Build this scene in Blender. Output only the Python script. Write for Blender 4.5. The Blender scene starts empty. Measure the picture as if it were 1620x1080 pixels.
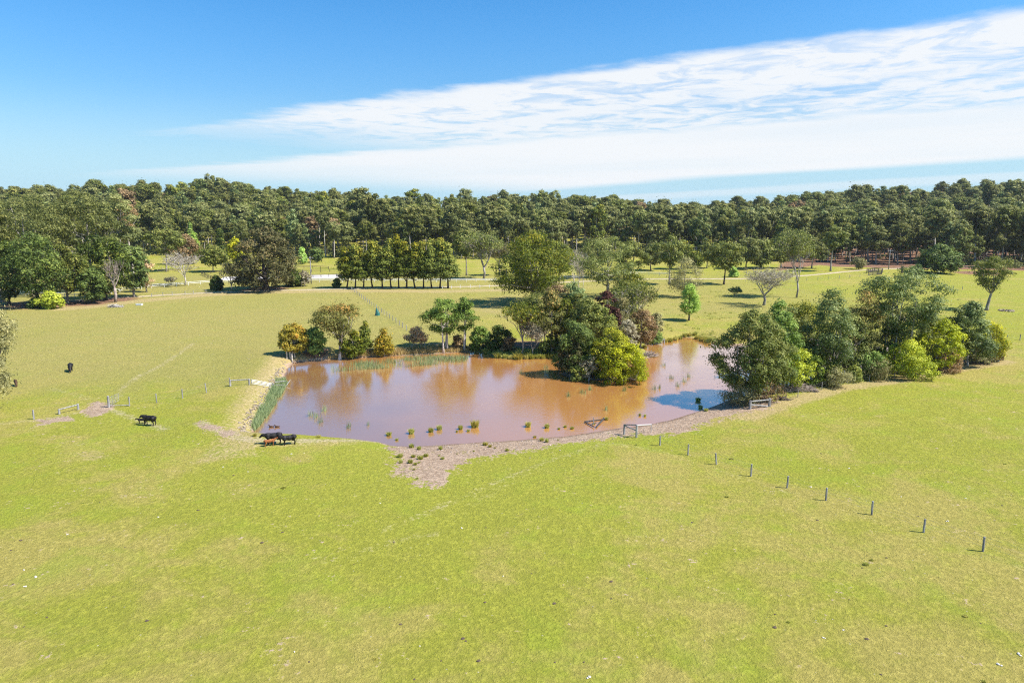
import bpy, math, random
import numpy as np
from mathutils import Vector

# ------------------------------------------------------------------ camera, sky, sun, exposure
CAM_H = 23.0; FPX = 1080.0; PITCH = math.atan(195 / 1080)      # photograph is 1620 px wide
scene = bpy.context.scene
COL = scene.collection
cam_d = bpy.data.cameras.new('camera'); cam = bpy.data.objects.new('camera', cam_d); COL.objects.link(cam)
cam.location = (0, 0, CAM_H); cam.rotation_euler = (math.pi / 2 - PITCH, 0, 0)
cam_d.sensor_width = 36; cam_d.lens = 36 * FPX / 1620; cam_d.clip_end = 8000; cam_d.clip_start = 0.5
scene.camera = cam

SUN_EL, SUN_ROT = 49.0, 105.0       # rotation clockwise from +Y
sd = Vector((math.sin(math.radians(SUN_ROT)) * math.cos(math.radians(SUN_EL)), math.cos(math.radians(SUN_ROT)) * math.cos(math.radians(SUN_EL)), math.sin(math.radians(SUN_EL))))
sun_d = bpy.data.lights.new('sun', 'SUN'); sun = bpy.data.objects.new('sun', sun_d); COL.objects.link(sun)
sun_d.energy = 4.75; sun_d.angle = math.radians(0.5); sun_d.color = (1.0, 0.955, 0.88)
sun.rotation_euler = (-sd).to_track_quat('-Z', 'Y').to_euler(); sun.location = (60, -20, 80)
scene.view_settings.view_transform = 'Standard'; scene.view_settings.look = 'None'
scene.view_settings.exposure = 0.85; scene.view_settings.gamma = 1.0
SKY_STRENGTH = 0.085


class NT:
    """small helper for writing node trees"""
    def __init__(s, nt): s.nt = nt; s.n = nt.nodes; s.l = nt.links
    def new(s, t, **k):
        n = s.n.new(t)
        for a, v in k.items():
            if a != 'inp': setattr(n, a, v)
        for i, v in (k.get('inp') or {}).items():
            if isinstance(v, bpy.types.NodeSocket): s.l.new(v, n.inputs[i])
            else: n.inputs[i].default_value = v
        return n
    def math(s, op, a, b=None, c=None, clamp=False):
        n = s.n.new('ShaderNodeMath'); n.operation = op; n.use_clamp = clamp
        for i, v in enumerate((a, b, c)):
            if v is None: continue
            if isinstance(v, bpy.types.NodeSocket): s.l.new(v, n.inputs[i])
            else: n.inputs[i].default_value = v
        return n.outputs[0]
    def smooth(s, v, a, b, lo=0.0, hi=1.0):
        n = s.n.new('ShaderNodeMapRange'); n.interpolation_type = 'SMOOTHSTEP'
        s.l.new(v, n.inputs[0]); n.inputs[1].default_value = a; n.inputs[2].default_value = b; n.inputs[3].default_value = lo; n.inputs[4].default_value = hi
        return n.outputs[0]
    def noise(s, vec, scale, detail=4, rough=0.55, dist=0.0):
        n = s.n.new('ShaderNodeTexNoise'); s.l.new(vec, n.inputs['Vector'])
        n.inputs['Scale'].default_value = scale; n.inputs['Detail'].default_value = detail; n.inputs['Roughness'].default_value = rough; n.inputs['Distortion'].default_value = dist
        return n.outputs['Fac']
    def mix(s, f, a, b, blend='MIX'):
        n = s.n.new('ShaderNodeMix'); n.data_type = 'RGBA'; n.blend_type = blend
        for i, v in ((0, f), (6, a), (7, b)):
            if isinstance(v, bpy.types.NodeSocket): s.l.new(v, n.inputs[i])
            else: n.inputs[i].default_value = v if i == 0 else (*v, 1)
        return n.outputs[2]


def build_world():
    w = bpy.data.worlds.new('World'); scene.world = w; w.use_nodes = True
    t = NT(w.node_tree); w.node_tree.nodes.clear()
    sky = t.new('ShaderNodeTexSky', sky_type='NISHITA', sun_disc=False)
    sky.sun_elevation = math.radians(SUN_EL); sky.sun_rotation = math.radians(SUN_ROT)
    sky.air_density = 1.0; sky.dust_density = 0.25; sky.ozone_density = 3.0; sky.altitude = 50
    tc = t.new('ShaderNodeTexCoord'); g = tc.outputs['Generated']
    sp = t.new('ShaderNodeSeparateXYZ', inp={0: g})
    z = t.math('MAXIMUM', sp.outputs[2], 0.012)
    px = t.math('DIVIDE', sp.outputs[0], z); py = t.math('DIVIDE', sp.outputs[1], z)
    u = t.math('ADD', t.math('MULTIPLY', px, 0.579), t.math('MULTIPLY', py, 0.815))
    v = t.math('ADD', t.math('MULTIPLY', px, -0.815), t.math('MULTIPLY', py, 0.579))
    lu = t.math('LOGARITHM', t.math('MAXIMUM', u, 0.3), 2.71828)   # equal steps towards the horizon
    cv = t.new('ShaderNodeCombineXYZ', inp={0: lu, 1: t.math('MULTIPLY', v, 0.05), 2: 0.0}).outputs[0]
    cvn = t.new('ShaderNodeCombineXYZ', inp={0: u, 1: t.math('MULTIPLY', v, 1.0), 2: 0.3}).outputs[0]
    wob = t.math('MULTIPLY', t.math('SUBTRACT', t.noise(cv, 2.4, 3), 0.5), 0.30)
    wob2 = t.math('MULTIPLY', t.math('SUBTRACT', t.noise(cvn, 1.3, 6, 0.6), 0.5), 0.20)
    luw = t.math('ADD', t.math('ADD', lu, wob), wob2)
    # broken, rippled upper part of the band
    up = t.math('MULTIPLY', t.smooth(luw, 1.44, 1.54), t.smooth(luw, 2.25, 1.98))
    rip = t.noise(cvn, 2.6, 6, 0.62, 0.6)
    streak = t.noise(cv, 7.0, 4, 0.55, 0.5)
    holes = t.smooth(t.math('ADD', t.math('MULTIPLY', rip, 0.72), t.math('MULTIPLY', streak, 0.32)), 0.38, 0.60)
    edge = t.smooth(luw, 1.78, 1.48, 0.0, 0.35)          # fuller along its upper rim
    up = t.math('MULTIPLY', up, t.math('MINIMUM', t.math('ADD', t.math('MULTIPLY_ADD', holes, 0.66, 0.26), edge), 0.96))
    up = t.math('MULTIPLY', up, t.smooth(t.math('ADD', v, t.math('MULTIPLY', rip, 3.0)), 10.5, 7.0))
    # smooth veil under it
    lw = t.math('SUBTRACT', t.math('ADD', lu, t.math('MULTIPLY', wob, 0.5)), t.math('MULTIPLY', t.math('MAXIMUM', v, -3.0), 0.028))
    lo = t.math('MULTIPLY', t.smooth(luw, 1.93, 2.10), t.smooth(lw, 2.74, 2.60))
    lo = t.math('MULTIPLY', lo, t.math('MULTIPLY_ADD', t.smooth(t.noise(cv, 3.0, 5), 0.3, 0.6), 0.14, 0.84))
    lo = t.math('MULTIPLY', lo, t.smooth(v, 20.0, 9.0))
    th = t.math('MULTIPLY', t.math('MULTIPLY', t.smooth(lw, 2.90, 3.0), t.smooth(lw, 3.25, 3.08)), 0.40)
    dens = t.math('MAXIMUM', t.math('MAXIMUM', up, lo), th)
    dens = t.math('MULTIPLY', dens, t.smooth(sp.outputs[2], 0.006, 0.03))
    CL = 0.53 / SKY_STRENGTH
    hsv = t.new('ShaderNodeHueSaturation', inp={'Hue': 0.5, 'Saturation': 1.38, 'Value': t.smooth(sp.outputs[2], 0.0, 0.28, 0.84, 1.22), 'Color': sky.outputs[0]})
    HZ = 0.555 / SKY_STRENGTH
    base = t.mix(t.smooth(sp.outputs[2], 0.17, 0.02, 0.0, 0.85), hsv.outputs[0], (HZ * 0.47, HZ * 0.76, HZ * 0.96))
    colr = t.mix(dens, base, (CL * 0.97, CL, CL * 1.03))
    bg = t.new('ShaderNodeBackground', inp={0: colr, 1: SKY_STRENGTH})
    out = t.new('ShaderNodeOutputWorld'); t.l.new(bg.outputs[0], out.inputs[0])


build_world()
cy = scene.cycles
cy.max_bounces = 6; cy.diffuse_bounces = 3; cy.glossy_bounces = 3; cy.transmission_bounces = 3; cy.transparent_max_bounces = 4
cy.use_denoising = False; cy.pixel_filter_type = 'BLACKMAN_HARRIS'; cy.filter_width = 1.15; cy.use_adaptive_sampling = True; cy.adaptive_threshold = 0.015
scene.render.use_persistent_data = False

# ------------------------------------------------------------------ geometry helpers
cP, sP = math.cos(PITCH), math.sin(PITCH)


def ray(px, py):
    """direction of the photograph's pixel"""
    a, b = (px - 810) / FPX, -(py - 540) / FPX
    return np.array([a, cP + b * sP, -sP + b * cP])


def at_z(px, py, z=0.0):
    d = ray(px, py); k = (z - CAM_H) / d[2]
    return np.array([d[0] * k, d[1] * k, z])


def project(p):
    x, y, z = p[0], p[1], p[2] - CAM_H
    yy = y * cP - z * sP; zz = y * sP + z * cP
    return 810 + FPX * x / yy, 540 - FPX * zz / yy


def sdf_poly(x, y, poly):
    """signed distance to a closed polygon, negative inside"""
    x = np.asarray(x, float); y = np.asarray(y, float)
    d = np.full(x.shape, 1e9); ins = np.zeros(x.shape, bool)
    n = len(poly)
    for i in range(n):
        ax, ay = poly[i]; bx, by = poly[(i + 1) % n]
        ex, ey = bx - ax, by - ay; wx, wy = x - ax, y - ay
        t = np.clip((wx * ex + wy * ey) / (ex * ex + ey * ey + 1e-12), 0, 1)
        d = np.minimum(d, (wx - t * ex) ** 2 + (wy - t * ey) ** 2)
        c = ((ay > y) != (by > y))
        with np.errstate(divide='ignore', invalid='ignore'):
            ins ^= c & (x < (bx - ax) * (y - ay) / ((by - ay) if by != ay else 1e-12) + ax)
    d = np.sqrt(d)
    return np.where(ins, -d, d)


def dist_line(x, y, pts):
    d = np.full(np.shape(x), 1e9)
    for (ax, ay), (bx, by) in zip(pts[:-1], pts[1:]):
        ex, ey = bx - ax, by - ay; wx, wy = x - ax, y - ay
        t = np.clip((wx * ex + wy * ey) / (ex * ex + ey * ey + 1e-12), 0, 1)
        d = np.minimum(d, (wx - t * ex) ** 2 + (wy - t * ey) ** 2)
    return np.sqrt(d)


def sstep(v, a, b):
    t = np.clip((v - a) / (b - a), 0, 1); return t * t * (3 - 2 * t)


def vnoise(x, y, s, seed=0):
    """cheap smooth noise from sines, roughly -1..1"""
    r = np.random.RandomState(seed); o = 0
    for k in range(5):
        a = r.rand() * 6.28; f = s * (0.6 + 0.9 * r.rand()); p = r.rand() * 6.28
        o = o + np.sin((x * math.cos(a) + y * math.sin(a)) * f + p + 1.3 * np.sin((y * math.cos(a) - x * math.sin(a)) * f * 0.7 + p * 2))
    return o / 5


POND_PX = [(397, 690), (430, 693), (470, 692), (515, 693), (560, 695), (600, 699), (622, 705), (660, 706), (700, 703), (760, 699), (800, 697), (850, 693), (900, 689), (950, 681), (985, 676), (1020, 672), (1060, 664), (1100, 652), (1128, 643), (1150, 634),
           (1185, 625), (1240, 612), (1300, 597), (1360, 585), (1415, 573), (1440, 562), (1425, 550), (1350, 541), (1280, 538), (1210, 541), (1165, 546), (1120, 541), (1100, 534), (1080, 534), (1060, 540), (1045, 543), (1024, 545), (1018, 552), (1036, 562), (1028, 567),
           (995, 567), (950, 566), (900, 566), (862, 567), (820, 568), (784, 565), (766, 558), (735, 557), (700, 559), (650, 562), (600, 564), (550, 567), (505, 570), (464, 574), (455, 583), (447, 600), (434, 625), (418, 655), (403, 675)]
POND = [tuple(at_z(*p)[:2]) for p in POND_PX]
ISL_C = at_z(944, 591)


def hill_height(x, y):
    az = 810 + FPX * x / np.maximum(y, 1.0)
    xs = [-600, 0, 100, 200, 300, 350, 400, 470, 550, 700, 850, 950, 1050, 1120, 1200, 1300, 1400, 1500, 1620, 2200]
    hs = [30, 26, 27, 29, 31, 33, 30, 23, 19, 16, 18, 17, 12, 10, 15, 24, 26, 30, 37, 42]
    return np.interp(az, xs, hs) * 0.92 * sstep(y, 345, 650)


def ground_z(x, y):
    x = np.asarray(x, float); y = np.asarray(y, float)
    d = sdf_poly(x, y, POND)
    g = 0.75 + 0.28 * vnoise(x, y, 0.07, 3) + 0.05 * vnoise(x, y, 0.5, 4)
    left = sstep(-x, 15, 27)
    g = g + left * 0.75 * np.exp(-(np.abs(d) / 7.0) ** 2)                      # low dam wall on the left
    g = g + 1.4 * sstep(y, 150, 330) * sstep(y, 150, 330)
    w = 1.6 + 3.4 * sstep(-(y - 84), 0, 10) * sstep(x, -17, -8)               # gentle beach in front
    out = g * (1 - np.exp(-np.maximum(d, 0) / w))
    ins = -1.3 * (1 - np.exp(np.minimum(d, 0) / 3.0))
    z = np.where(d > 0, out, ins)
    # island
    ri = np.sqrt(((x - ISL_C[0]) / 5.6) ** 2 + ((y - ISL_C[1]) / 4.6) ** 2)
    z = np.maximum(z, 0.55 - 0.55 * ri ** 2 - 0.0)  if True else z
    z = np.where((ri > 1.6) | (d > 3), np.where(d > 0, out, ins), np.maximum(np.where(d > 0, out, ins), 0.55 - 0.6 * ri ** 2))
    return z + hill_height(x, y)


def gp(px, py):
    """point of the terrain seen at a pixel of the photograph"""
    z = 0.5
    for _ in range(14):
        p = at_z(px, py, min(z, 21)); z = 0.5 * z + 0.5 * float(ground_z(p[0], p[1]))
    p = at_z(px, py, min(z, 21)); p[2] = float(ground_z(p[0], p[1]))
    return p


def top_h(p, py):
    """height that reaches pixel row py above point p"""
    x, y, z = p; lo, hi = 0.02, 80
    for _ in range(40):
        m = (lo + hi) / 2
        if project((x, y, z + m))[1] > py: lo = m
        else: hi = m
    return lo


def px_size(p, w):
    return w * (p[1] * cP - (p[2] - CAM_H) * sP) / FPX


def mesh_np(name, V, F, mats, midx=None, attrs=None, smooth=False):
    """mesh from numpy arrays; F is a list of integer arrays (n, k)"""
    me = bpy.data.meshes.new(name); V = np.asarray(V, np.float32)
    F = [np.asarray(f, np.int32) for f in F if len(f)]
    me.vertices.add(len(V)); me.vertices.foreach_set('co', V.ravel())
    tot = np.concatenate([np.full(len(f), f.shape[1], np.int32) for f in F])
    loops = np.concatenate([f.ravel() for f in F])
    me.loops.add(len(loops)); me.loops.foreach_set('vertex_index', loops)
    me.polygons.add(len(tot)); st = np.zeros(len(tot), np.int32); st[1:] = np.cumsum(tot)[:-1]
    me.polygons.foreach_set('loop_start', st)
    if midx is not None: me.polygons.foreach_set('material_index', np.asarray(midx, np.int32))
    if smooth: me.polygons.foreach_set('use_smooth', np.ones(len(tot), bool))
    else: me.polygons.foreach_set('use_smooth', np.zeros(len(tot), bool))
    for k, a in (attrs or {}).items():
        at = me.attributes.new(k, 'FLOAT', 'POINT'); at.data.foreach_set('value', np.asarray(a, np.float32))
    for m in mats: me.materials.append(m)
    me.update(calc_edges=True)
    return me


def tag(o, label=None, cat=None, group=None, kind=None):
    if label: o['label'] = label
    if cat: o['category'] = cat
    if group: o['group'] = group
    if kind: o['kind'] = kind
    return o


def obj(name, me, parent=None, loc=(0, 0, 0)):
    o = bpy.data.objects.new(name, me); COL.objects.link(o); o.location = loc
    if parent is not None: o.parent = parent
    return o


def empty(name, loc, label, cat, group=None, rz=0.0):
    o = bpy.data.objects.new(name, None); COL.objects.link(o); o.location = loc; o.rotation_euler = (0, 0, rz)
    o.empty_display_size = 0.3
    return tag(o, label, cat, group)


class Geo:
    """collects tubes, boxes"""
    def __init__(s): s.V = []; s.Q = []; s.T = []; s.n = 0
    def add(s, V, Q=None, T=None):
        if Q is not None and len(Q): s.Q.append(np.asarray(Q) + s.n)
        if T is not None and len(T): s.T.append(np.asarray(T) + s.n)
        s.V.append(np.asarray(V, float)); s.n += len(V)
    def tube(s, pts, rad, sides=5, cap=True):
        pts = np.asarray(pts, float); n = len(pts)
        d = np.gradient(pts, axis=0); d /= np.linalg.norm(d, axis=1)[:, None] + 1e-9
        ref = np.array([1.0, 0.13, 0.07]) if abs(d[0][2]) > 0.7 else np.array([0.05, 0.1, 1.0])
        a = np.cross(d, ref); a /= np.linalg.norm(a, axis=1)[:, None] + 1e-9; b = np.cross(d, a)
        th = np.arange(sides) * 2 * math.pi / sides
        rad = np.broadcast_to(np.asarray(rad, float), (n,))
        V = pts[:, None] + rad[:, None, None] * (np.cos(th)[None, :, None] * a[:, None] + np.sin(th)[None, :, None] * b[:, None])
        i = np.arange(n - 1)[:, None] * sides; j = np.arange(sides)[None]; k = (j + 1) % sides
        Q = np.stack([i + j, i + k, i + k + sides, i + j + sides], -1).reshape(-1, 4)
        Vf = V.reshape(-1, 3); T = []
        if cap:
            Vf = np.vstack([Vf, pts[0], pts[-1]]); m = n * sides
            for q in range(sides):
                T.append((m, (q + 1) % sides, q)); T.append((m + 1, (n - 1) * sides + q, (n - 1) * sides + (q + 1) % sides))
        s.add(Vf, Q, T)
    def box(s, c, size, rot=0.0, axis=None):
        h = np.array(size) / 2.0
        v = np.array([[x, y, z] for x in (-1, 1) for y in (-1, 1) for z in (-1, 1)], float) * h
        c_, s_ = math.cos(rot), math.sin(rot)
        v = np.stack([v[:, 0] * c_ - v[:, 1] * s_, v[:, 0] * s_ + v[:, 1] * c_, v[:, 2]], 1) + np.asarray(c)
        s.add(v, [(0, 1, 3, 2), (4, 6, 7, 5), (0, 4, 5, 1), (2, 3, 7, 6), (0, 2, 6, 4), (1, 5, 7, 3)])
    def mesh(s, name, mats, smooth=False, attrs=None):
        F = []
        if s.Q: F.append(np.concatenate(s.Q))
        if s.T: F.append(np.concatenate(s.T))
        return mesh_np(name, np.concatenate(s.V), F, mats, smooth=smooth, attrs=attrs)


# ------------------------------------------------------------------ materials
def mat_base(name):
    m = bpy.data.materials.new(name); m.use_nodes = True; m.node_tree.nodes.clear()
    t = NT(m.node_tree); out = t.new('ShaderNodeOutputMaterial')
    return m, t, out


def mat_noise(name, a, b, scale=3.0, rough=0.85, spec=0.25, bump=0.3, stretch=(1, 1, 1), metallic=0.0):
    m, t, out = mat_base(name)
    tc = t.new('ShaderNodeTexCoord')
    mp = t.new('ShaderNodeMapping', inp={0: tc.outputs['Object']}); mp.inputs['Scale'].default_value = stretch
    n = t.noise(mp.outputs[0], scale, 5, 0.65)
    c = t.mix(t.smooth(n, 0.3, 0.7), a, b)
    p = t.new('ShaderNodeBsdfPrincipled', inp={'Base Color': c, 'Roughness': rough, 'Specular IOR Level': spec, 'Metallic': metallic})
    if bump:
        bp = t.new('ShaderNodeBump', inp={'Strength': bump, 'Distance': 0.02, 'Height': n}); t.l.new(bp.outputs[0], p.inputs['Normal'])
    t.l.new(p.outputs[0], out.inputs[0])
    return m


def leaf_mat(name, dark, light, tip, trans=0.28, rough=0.55, spec=0.25, gain=1.65):
    dark, light, tip = [tuple(min(0.8, v * gain * h_) for v, h_ in zip(c_, (1.12, 1.05, 0.78) if gain > 1 else (1, 1, 1))) for c_ in (dark, light, tip)]
    m, t, out = mat_base(name)
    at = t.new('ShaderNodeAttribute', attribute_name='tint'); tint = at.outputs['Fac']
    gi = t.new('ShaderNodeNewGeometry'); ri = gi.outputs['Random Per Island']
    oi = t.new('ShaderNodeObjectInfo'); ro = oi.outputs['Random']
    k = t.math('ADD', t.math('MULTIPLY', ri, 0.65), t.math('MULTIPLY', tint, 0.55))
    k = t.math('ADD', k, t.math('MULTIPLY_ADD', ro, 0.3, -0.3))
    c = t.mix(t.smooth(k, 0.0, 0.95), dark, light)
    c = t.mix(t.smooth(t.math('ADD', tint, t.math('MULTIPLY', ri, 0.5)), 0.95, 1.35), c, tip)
    hs = t.new('ShaderNodeHueSaturation', inp={'Hue': t.math('MULTIPLY_ADD', ro, 0.014, 0.492), 'Saturation': t.math('MULTIPLY_ADD', ro, -0.15, 1.04), 'Value': t.math('MULTIPLY_ADD', ro, 0.28, 0.88), 'Color': c})
    p = t.new('ShaderNodeBsdfPrincipled', inp={'Base Color': hs.outputs[0], 'Roughness': rough, 'Specular IOR Level': spec * 0.6})
    tr = t.new('ShaderNodeBsdfTranslucent', inp={0: t.mix(0.4, hs.outputs[0], tuple(min(1, v * 1.4) for v in light))})
    mx = t.new('ShaderNodeMixShader', inp={0: trans}); t.l.new(p.outputs[0], mx.inputs[1]); t.l.new(tr.outputs[0], mx.inputs[2])
    t.l.new(mx.outputs[0], out.inputs[0])
    return m


LM = dict(
    gum=leaf_mat('gum_leaves', (0.042, 0.058, 0.015), (0.145, 0.170, 0.042), (0.21, 0.21, 0.075)),
    forest=leaf_mat('forest_leaves', (0.042, 0.056, 0.020), (0.138, 0.154, 0.054), (0.225, 0.228, 0.100), gain=1.75, trans=0.36),
    olive=leaf_mat('olive_leaves', (0.045, 0.066, 0.012), (0.145, 0.175, 0.028), (0.25, 0.23, 0.03)),
    green=leaf_mat('green_leaves', (0.032, 0.060, 0.012), (0.125, 0.19, 0.035), (0.20, 0.27, 0.05)),
    deep=leaf_mat('deep_green_leaves', (0.025, 0.042, 0.012), (0.090, 0.13, 0.03), (0.16, 0.20, 0.05)),
    gold=leaf_mat('gold_leaves', (0.090, 0.085, 0.010), (0.26, 0.22, 0.024), (0.40, 0.22, 0.03)),
    rust=leaf_mat('rust_tip_leaves', (0.048, 0.058, 0.018), (0.145, 0.150, 0.042), (0.28, 0.17, 0.05)),
    lime=leaf_mat('lime_leaves', (0.095, 0.125, 0.005), (0.31, 0.355, 0.006), (0.44, 0.455, 0.012), trans=0.3, gain=1.5),
    olime=leaf_mat('yellow_olive_leaves', (0.10, 0.115, 0.006), (0.25, 0.275, 0.012), (0.34, 0.34, 0.02), gain=1.4),
    bright=leaf_mat('spring_green_leaves', (0.13, 0.20, 0.04), (0.27, 0.39, 0.10), (0.36, 0.50, 0.14), trans=0.4, gain=1.6),
    fig=leaf_mat('fig_leaves', (0.025, 0.028, 0.012), (0.085, 0.082, 0.034), (0.17, 0.12, 0.055)),
    blue=leaf_mat('blue_green_leaves', (0.034, 0.058, 0.020), (0.13, 0.17, 0.058), (0.23, 0.27, 0.13), spec=0.3, rough=0.5),
    plum=leaf_mat('plum_leaves', (0.040, 0.020, 0.020), (0.10, 0.045, 0.042), (0.15, 0.07, 0.055), gain=1.2),
    brown=leaf_mat('brown_leaves', (0.075, 0.055, 0.030), (0.20, 0.14, 0.08), (0.28, 0.2, 0.12)),
    pink=leaf_mat('pinkish_leaves', (0.13, 0.10, 0.06), (0.33, 0.23, 0.15), (0.40, 0.27, 0.18)),
    haze=leaf_mat('grey_twig_leaves', (0.11, 0.10, 0.08), (0.26, 0.25, 0.21), (0.34, 0.33, 0.28)),
    sedge=leaf_mat('grey_olive_leaves', (0.07, 0.075, 0.035), (0.21, 0.205, 0.11), (0.28, 0.26, 0.14)),
    flower=leaf_mat('yellow_flower_leaves', (0.09, 0.13, 0.012), (0.36, 0.34, 0.02), (0.72, 0.55, 0.03)),
)
GREY_BARK = mat_noise('grey_bark', (0.16, 0.135, 0.115), (0.42, 0.38, 0.33), 2.2, stretch=(1, 1, 0.35))
DARK_BARK = mat_noise('dark_bark', (0.045, 0.035, 0.028), (0.13, 0.10, 0.08), 3.0, stretch=(1, 1, 0.3))
PALE_BARK = mat_noise('pale_bark', (0.34, 0.29, 0.25), (0.62, 0.57, 0.50), 1.6, stretch=(1, 1, 0.4))
DEAD_WOOD = mat_noise('dead_wood', (0.20, 0.15, 0.12), (0.46, 0.38, 0.32), 2.5)
POST_GREY = mat_noise('weathered_post_wood', (0.17, 0.16, 0.155), (0.40, 0.385, 0.37), 6.0, stretch=(1, 1, 0.2))
RAIL_WHITE = mat_noise('white_rail_paint', (0.60, 0.60, 0.58), (0.78, 0.78, 0.76), 4.0, rough=0.6, bump=0.05)
RAIL_DARK = mat_noise('dark_rail_wood', (0.035, 0.03, 0.028), (0.08, 0.07, 0.06), 5.0)
WIRE = mat_noise('fence_wire', (0.28, 0.28, 0.28), (0.40, 0.40, 0.40), 5.0, rough=0.5, metallic=0.6, bump=0)
STONE = mat_noise('stone', (0.20, 0.16, 0.115), (0.40, 0.325, 0.235), 2.0, bump=0.5)


def ground_material():
    m, t, out = mat_base('pasture_ground')
    g = t.new('ShaderNodeNewGeometry'); P = g.outputs['Position']
    A = lambda n: t.new('ShaderNodeAttribute', attribute_name=n).outputs['Fac']
    big = t.smooth(t.noise(P, 0.035, 4, 0.55, 0.6), 0.3, 0.7); mid = t.smooth(t.noise(P, 0.13, 4, 0.6, 0.5), 0.25, 0.75); sm = t.noise(P, 0.55, 5, 0.65, 0.3)
    fine = t.smooth(t.noise(P, 3.0, 6, 0.75), 0.30, 0.70); vf = t.noise(P, 9.0, 5, 0.8)
    dryc = t.mix(fine, (0.300, 0.256, 0.060), (0.430, 0.362, 0.092))
    grnc = t.mix(fine, (0.235, 0.243, 0.030), (0.358, 0.350, 0.048))
    s = t.math('ADD', t.math('ADD', t.math('MULTIPLY', big, 0.45), t.math('MULTIPLY', mid, 0.50)), t.math('MULTIPLY', sm, 0.42))
    s = t.math('ADD', s, t.math('MULTIPLY_ADD', vf, 0.3, -0.15))
    s = t.math('ADD', s, t.math('MULTIPLY', A('lush'), 0.22))
    c = t.mix(t.smooth(s, 0.50, 0.86), dryc, grnc)
    # lime patches of fresh growth
    lp = t.noise(t.new('ShaderNodeMapping', inp={0: P, 1: (31, 7, 0)}).outputs[0], 0.17, 4, 0.6, 0.8)
    lp = t.math('ADD', t.math('MULTIPLY', lp, 0.8), t.math('MULTIPLY', sm, 0.3))
    c = t.mix(t.math('MULTIPLY', t.smooth(lp, 0.52, 0.74), 0.5), c, (0.270, 0.335, 0.030))
    # older, duller sward of the back and left paddocks
    dl = t.math('ADD', A('dull'), t.math('MULTIPLY_ADD', mid, 0.5, -0.25))
    c = t.mix(t.smooth(dl, 0.1, 1.1, 0.0, 0.75), c, t.mix(fine, (0.262, 0.232, 0.066), (0.372, 0.318, 0.102)))
    # thin worn and pinkish-dry patches
    wp = t.noise(t.new('ShaderNodeMapping', inp={0: P, 1: (-12, 44, 0)}).outputs[0], 0.3, 5, 0.65, 0.5)
    c = t.mix(t.math('MULTIPLY', t.smooth(wp, 0.56, 0.76), 0.42), c, (0.42, 0.325, 0.105))
    c = t.mix(t.smooth(t.noise(P, 1.5, 6, 0.75), 0.60, 0.36, 0.0, 0.18), c, (0.17, 0.16, 0.035))
    # dark and pale flecks
    c = t.mix(t.math('MULTIPLY', t.smooth(t.noise(P, 6.0, 3, 0.6), 0.66, 0.76), 0.6), c, (0.09, 0.10, 0.03))
    vo = t.new('ShaderNodeTexVoronoi', inp={'Vector': P, 'Scale': 1.1}); vo.feature = 'F1'
    c = t.mix(t.math('MULTIPLY', t.smooth(vo.outputs['Distance'], 0.07, 0.03), 0.7), c, (0.50, 0.46, 0.33))

    def masked(c, name, colour, lo=0.38, hi=0.62, amt=0.75, sc=sm, k=1.0):
        v = t.math('ADD', A(name), t.math('MULTIPLY_ADD', t.math('ADD', t.math('MULTIPLY', sc, 0.55), t.math('MULTIPLY', fine, 0.45)), amt, -amt / 2))
        return t.mix(t.math('MULTIPLY', t.smooth(v, lo, hi), k), c, colour)
    tan = t.mix(fine, (0.36, 0.27, 0.12), (0.52, 0.39, 0.20))
    c = masked(c, 'dry', tan, 0.35, 0.85, 1.0, k=0.8)
    litter = t.mix(t.smooth(fine, 0.3, 0.7), (0.10, 0.062, 0.035), (0.34, 0.185, 0.115))
    c = masked(c, 'litter', litter, 0.35, 0.65, 0.7)
    dirt = t.mix(t.smooth(t.math('ADD', t.math('MULTIPLY', fine, 0.6), t.math('MULTIPLY', sm, 0.5)), 0.35, 0.75), (0.31, 0.215, 0.145), (0.46, 0.34, 0.24))
    dirt = t.mix(t.math('MULTIPLY', t.smooth(vf, 0.60, 0.72), 0.3), dirt, (0.17, 0.11, 0.075))
    z = t.new('ShaderNodeSeparateXYZ', inp={0: P}).outputs[2]
    wet = t.smooth(t.math('ADD', z, t.math('MULTIPLY_ADD', sm, 0.16, -0.08)), 0.14, 0.03)
    dirt = t.mix(t.math('MULTIPLY', wet, 0.6), dirt, (0.16, 0.095, 0.06))
    c = masked(c, 'track', t.mix(fine, (0.42, 0.33, 0.21), (0.56, 0.45, 0.32)), 0.40, 0.95, 1.3, k=0.6)
    c = masked(c, 'dirt', dirt, 0.44, 0.60, 1.3, sc=t.smooth(t.noise(P, 0.7, 5, 0.6), 0.3, 0.7))
    p = t.new('ShaderNodeBsdfPrincipled', inp={'Base Color': c, 'Roughness': 0.95, 'Specular IOR Level': 0.12})
    bh = t.math('ADD', t.math('MULTIPLY', vf, 0.6), t.math('MULTIPLY', fine, 1.0))
    bp = t.new('ShaderNodeBump', inp={'Strength': 0.68, 'Distance': 0.15, 'Height': bh}); t.l.new(bp.outputs[0], p.inputs['Normal'])
    t.l.new(p.outputs[0], out.inputs[0])
    return m


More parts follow.
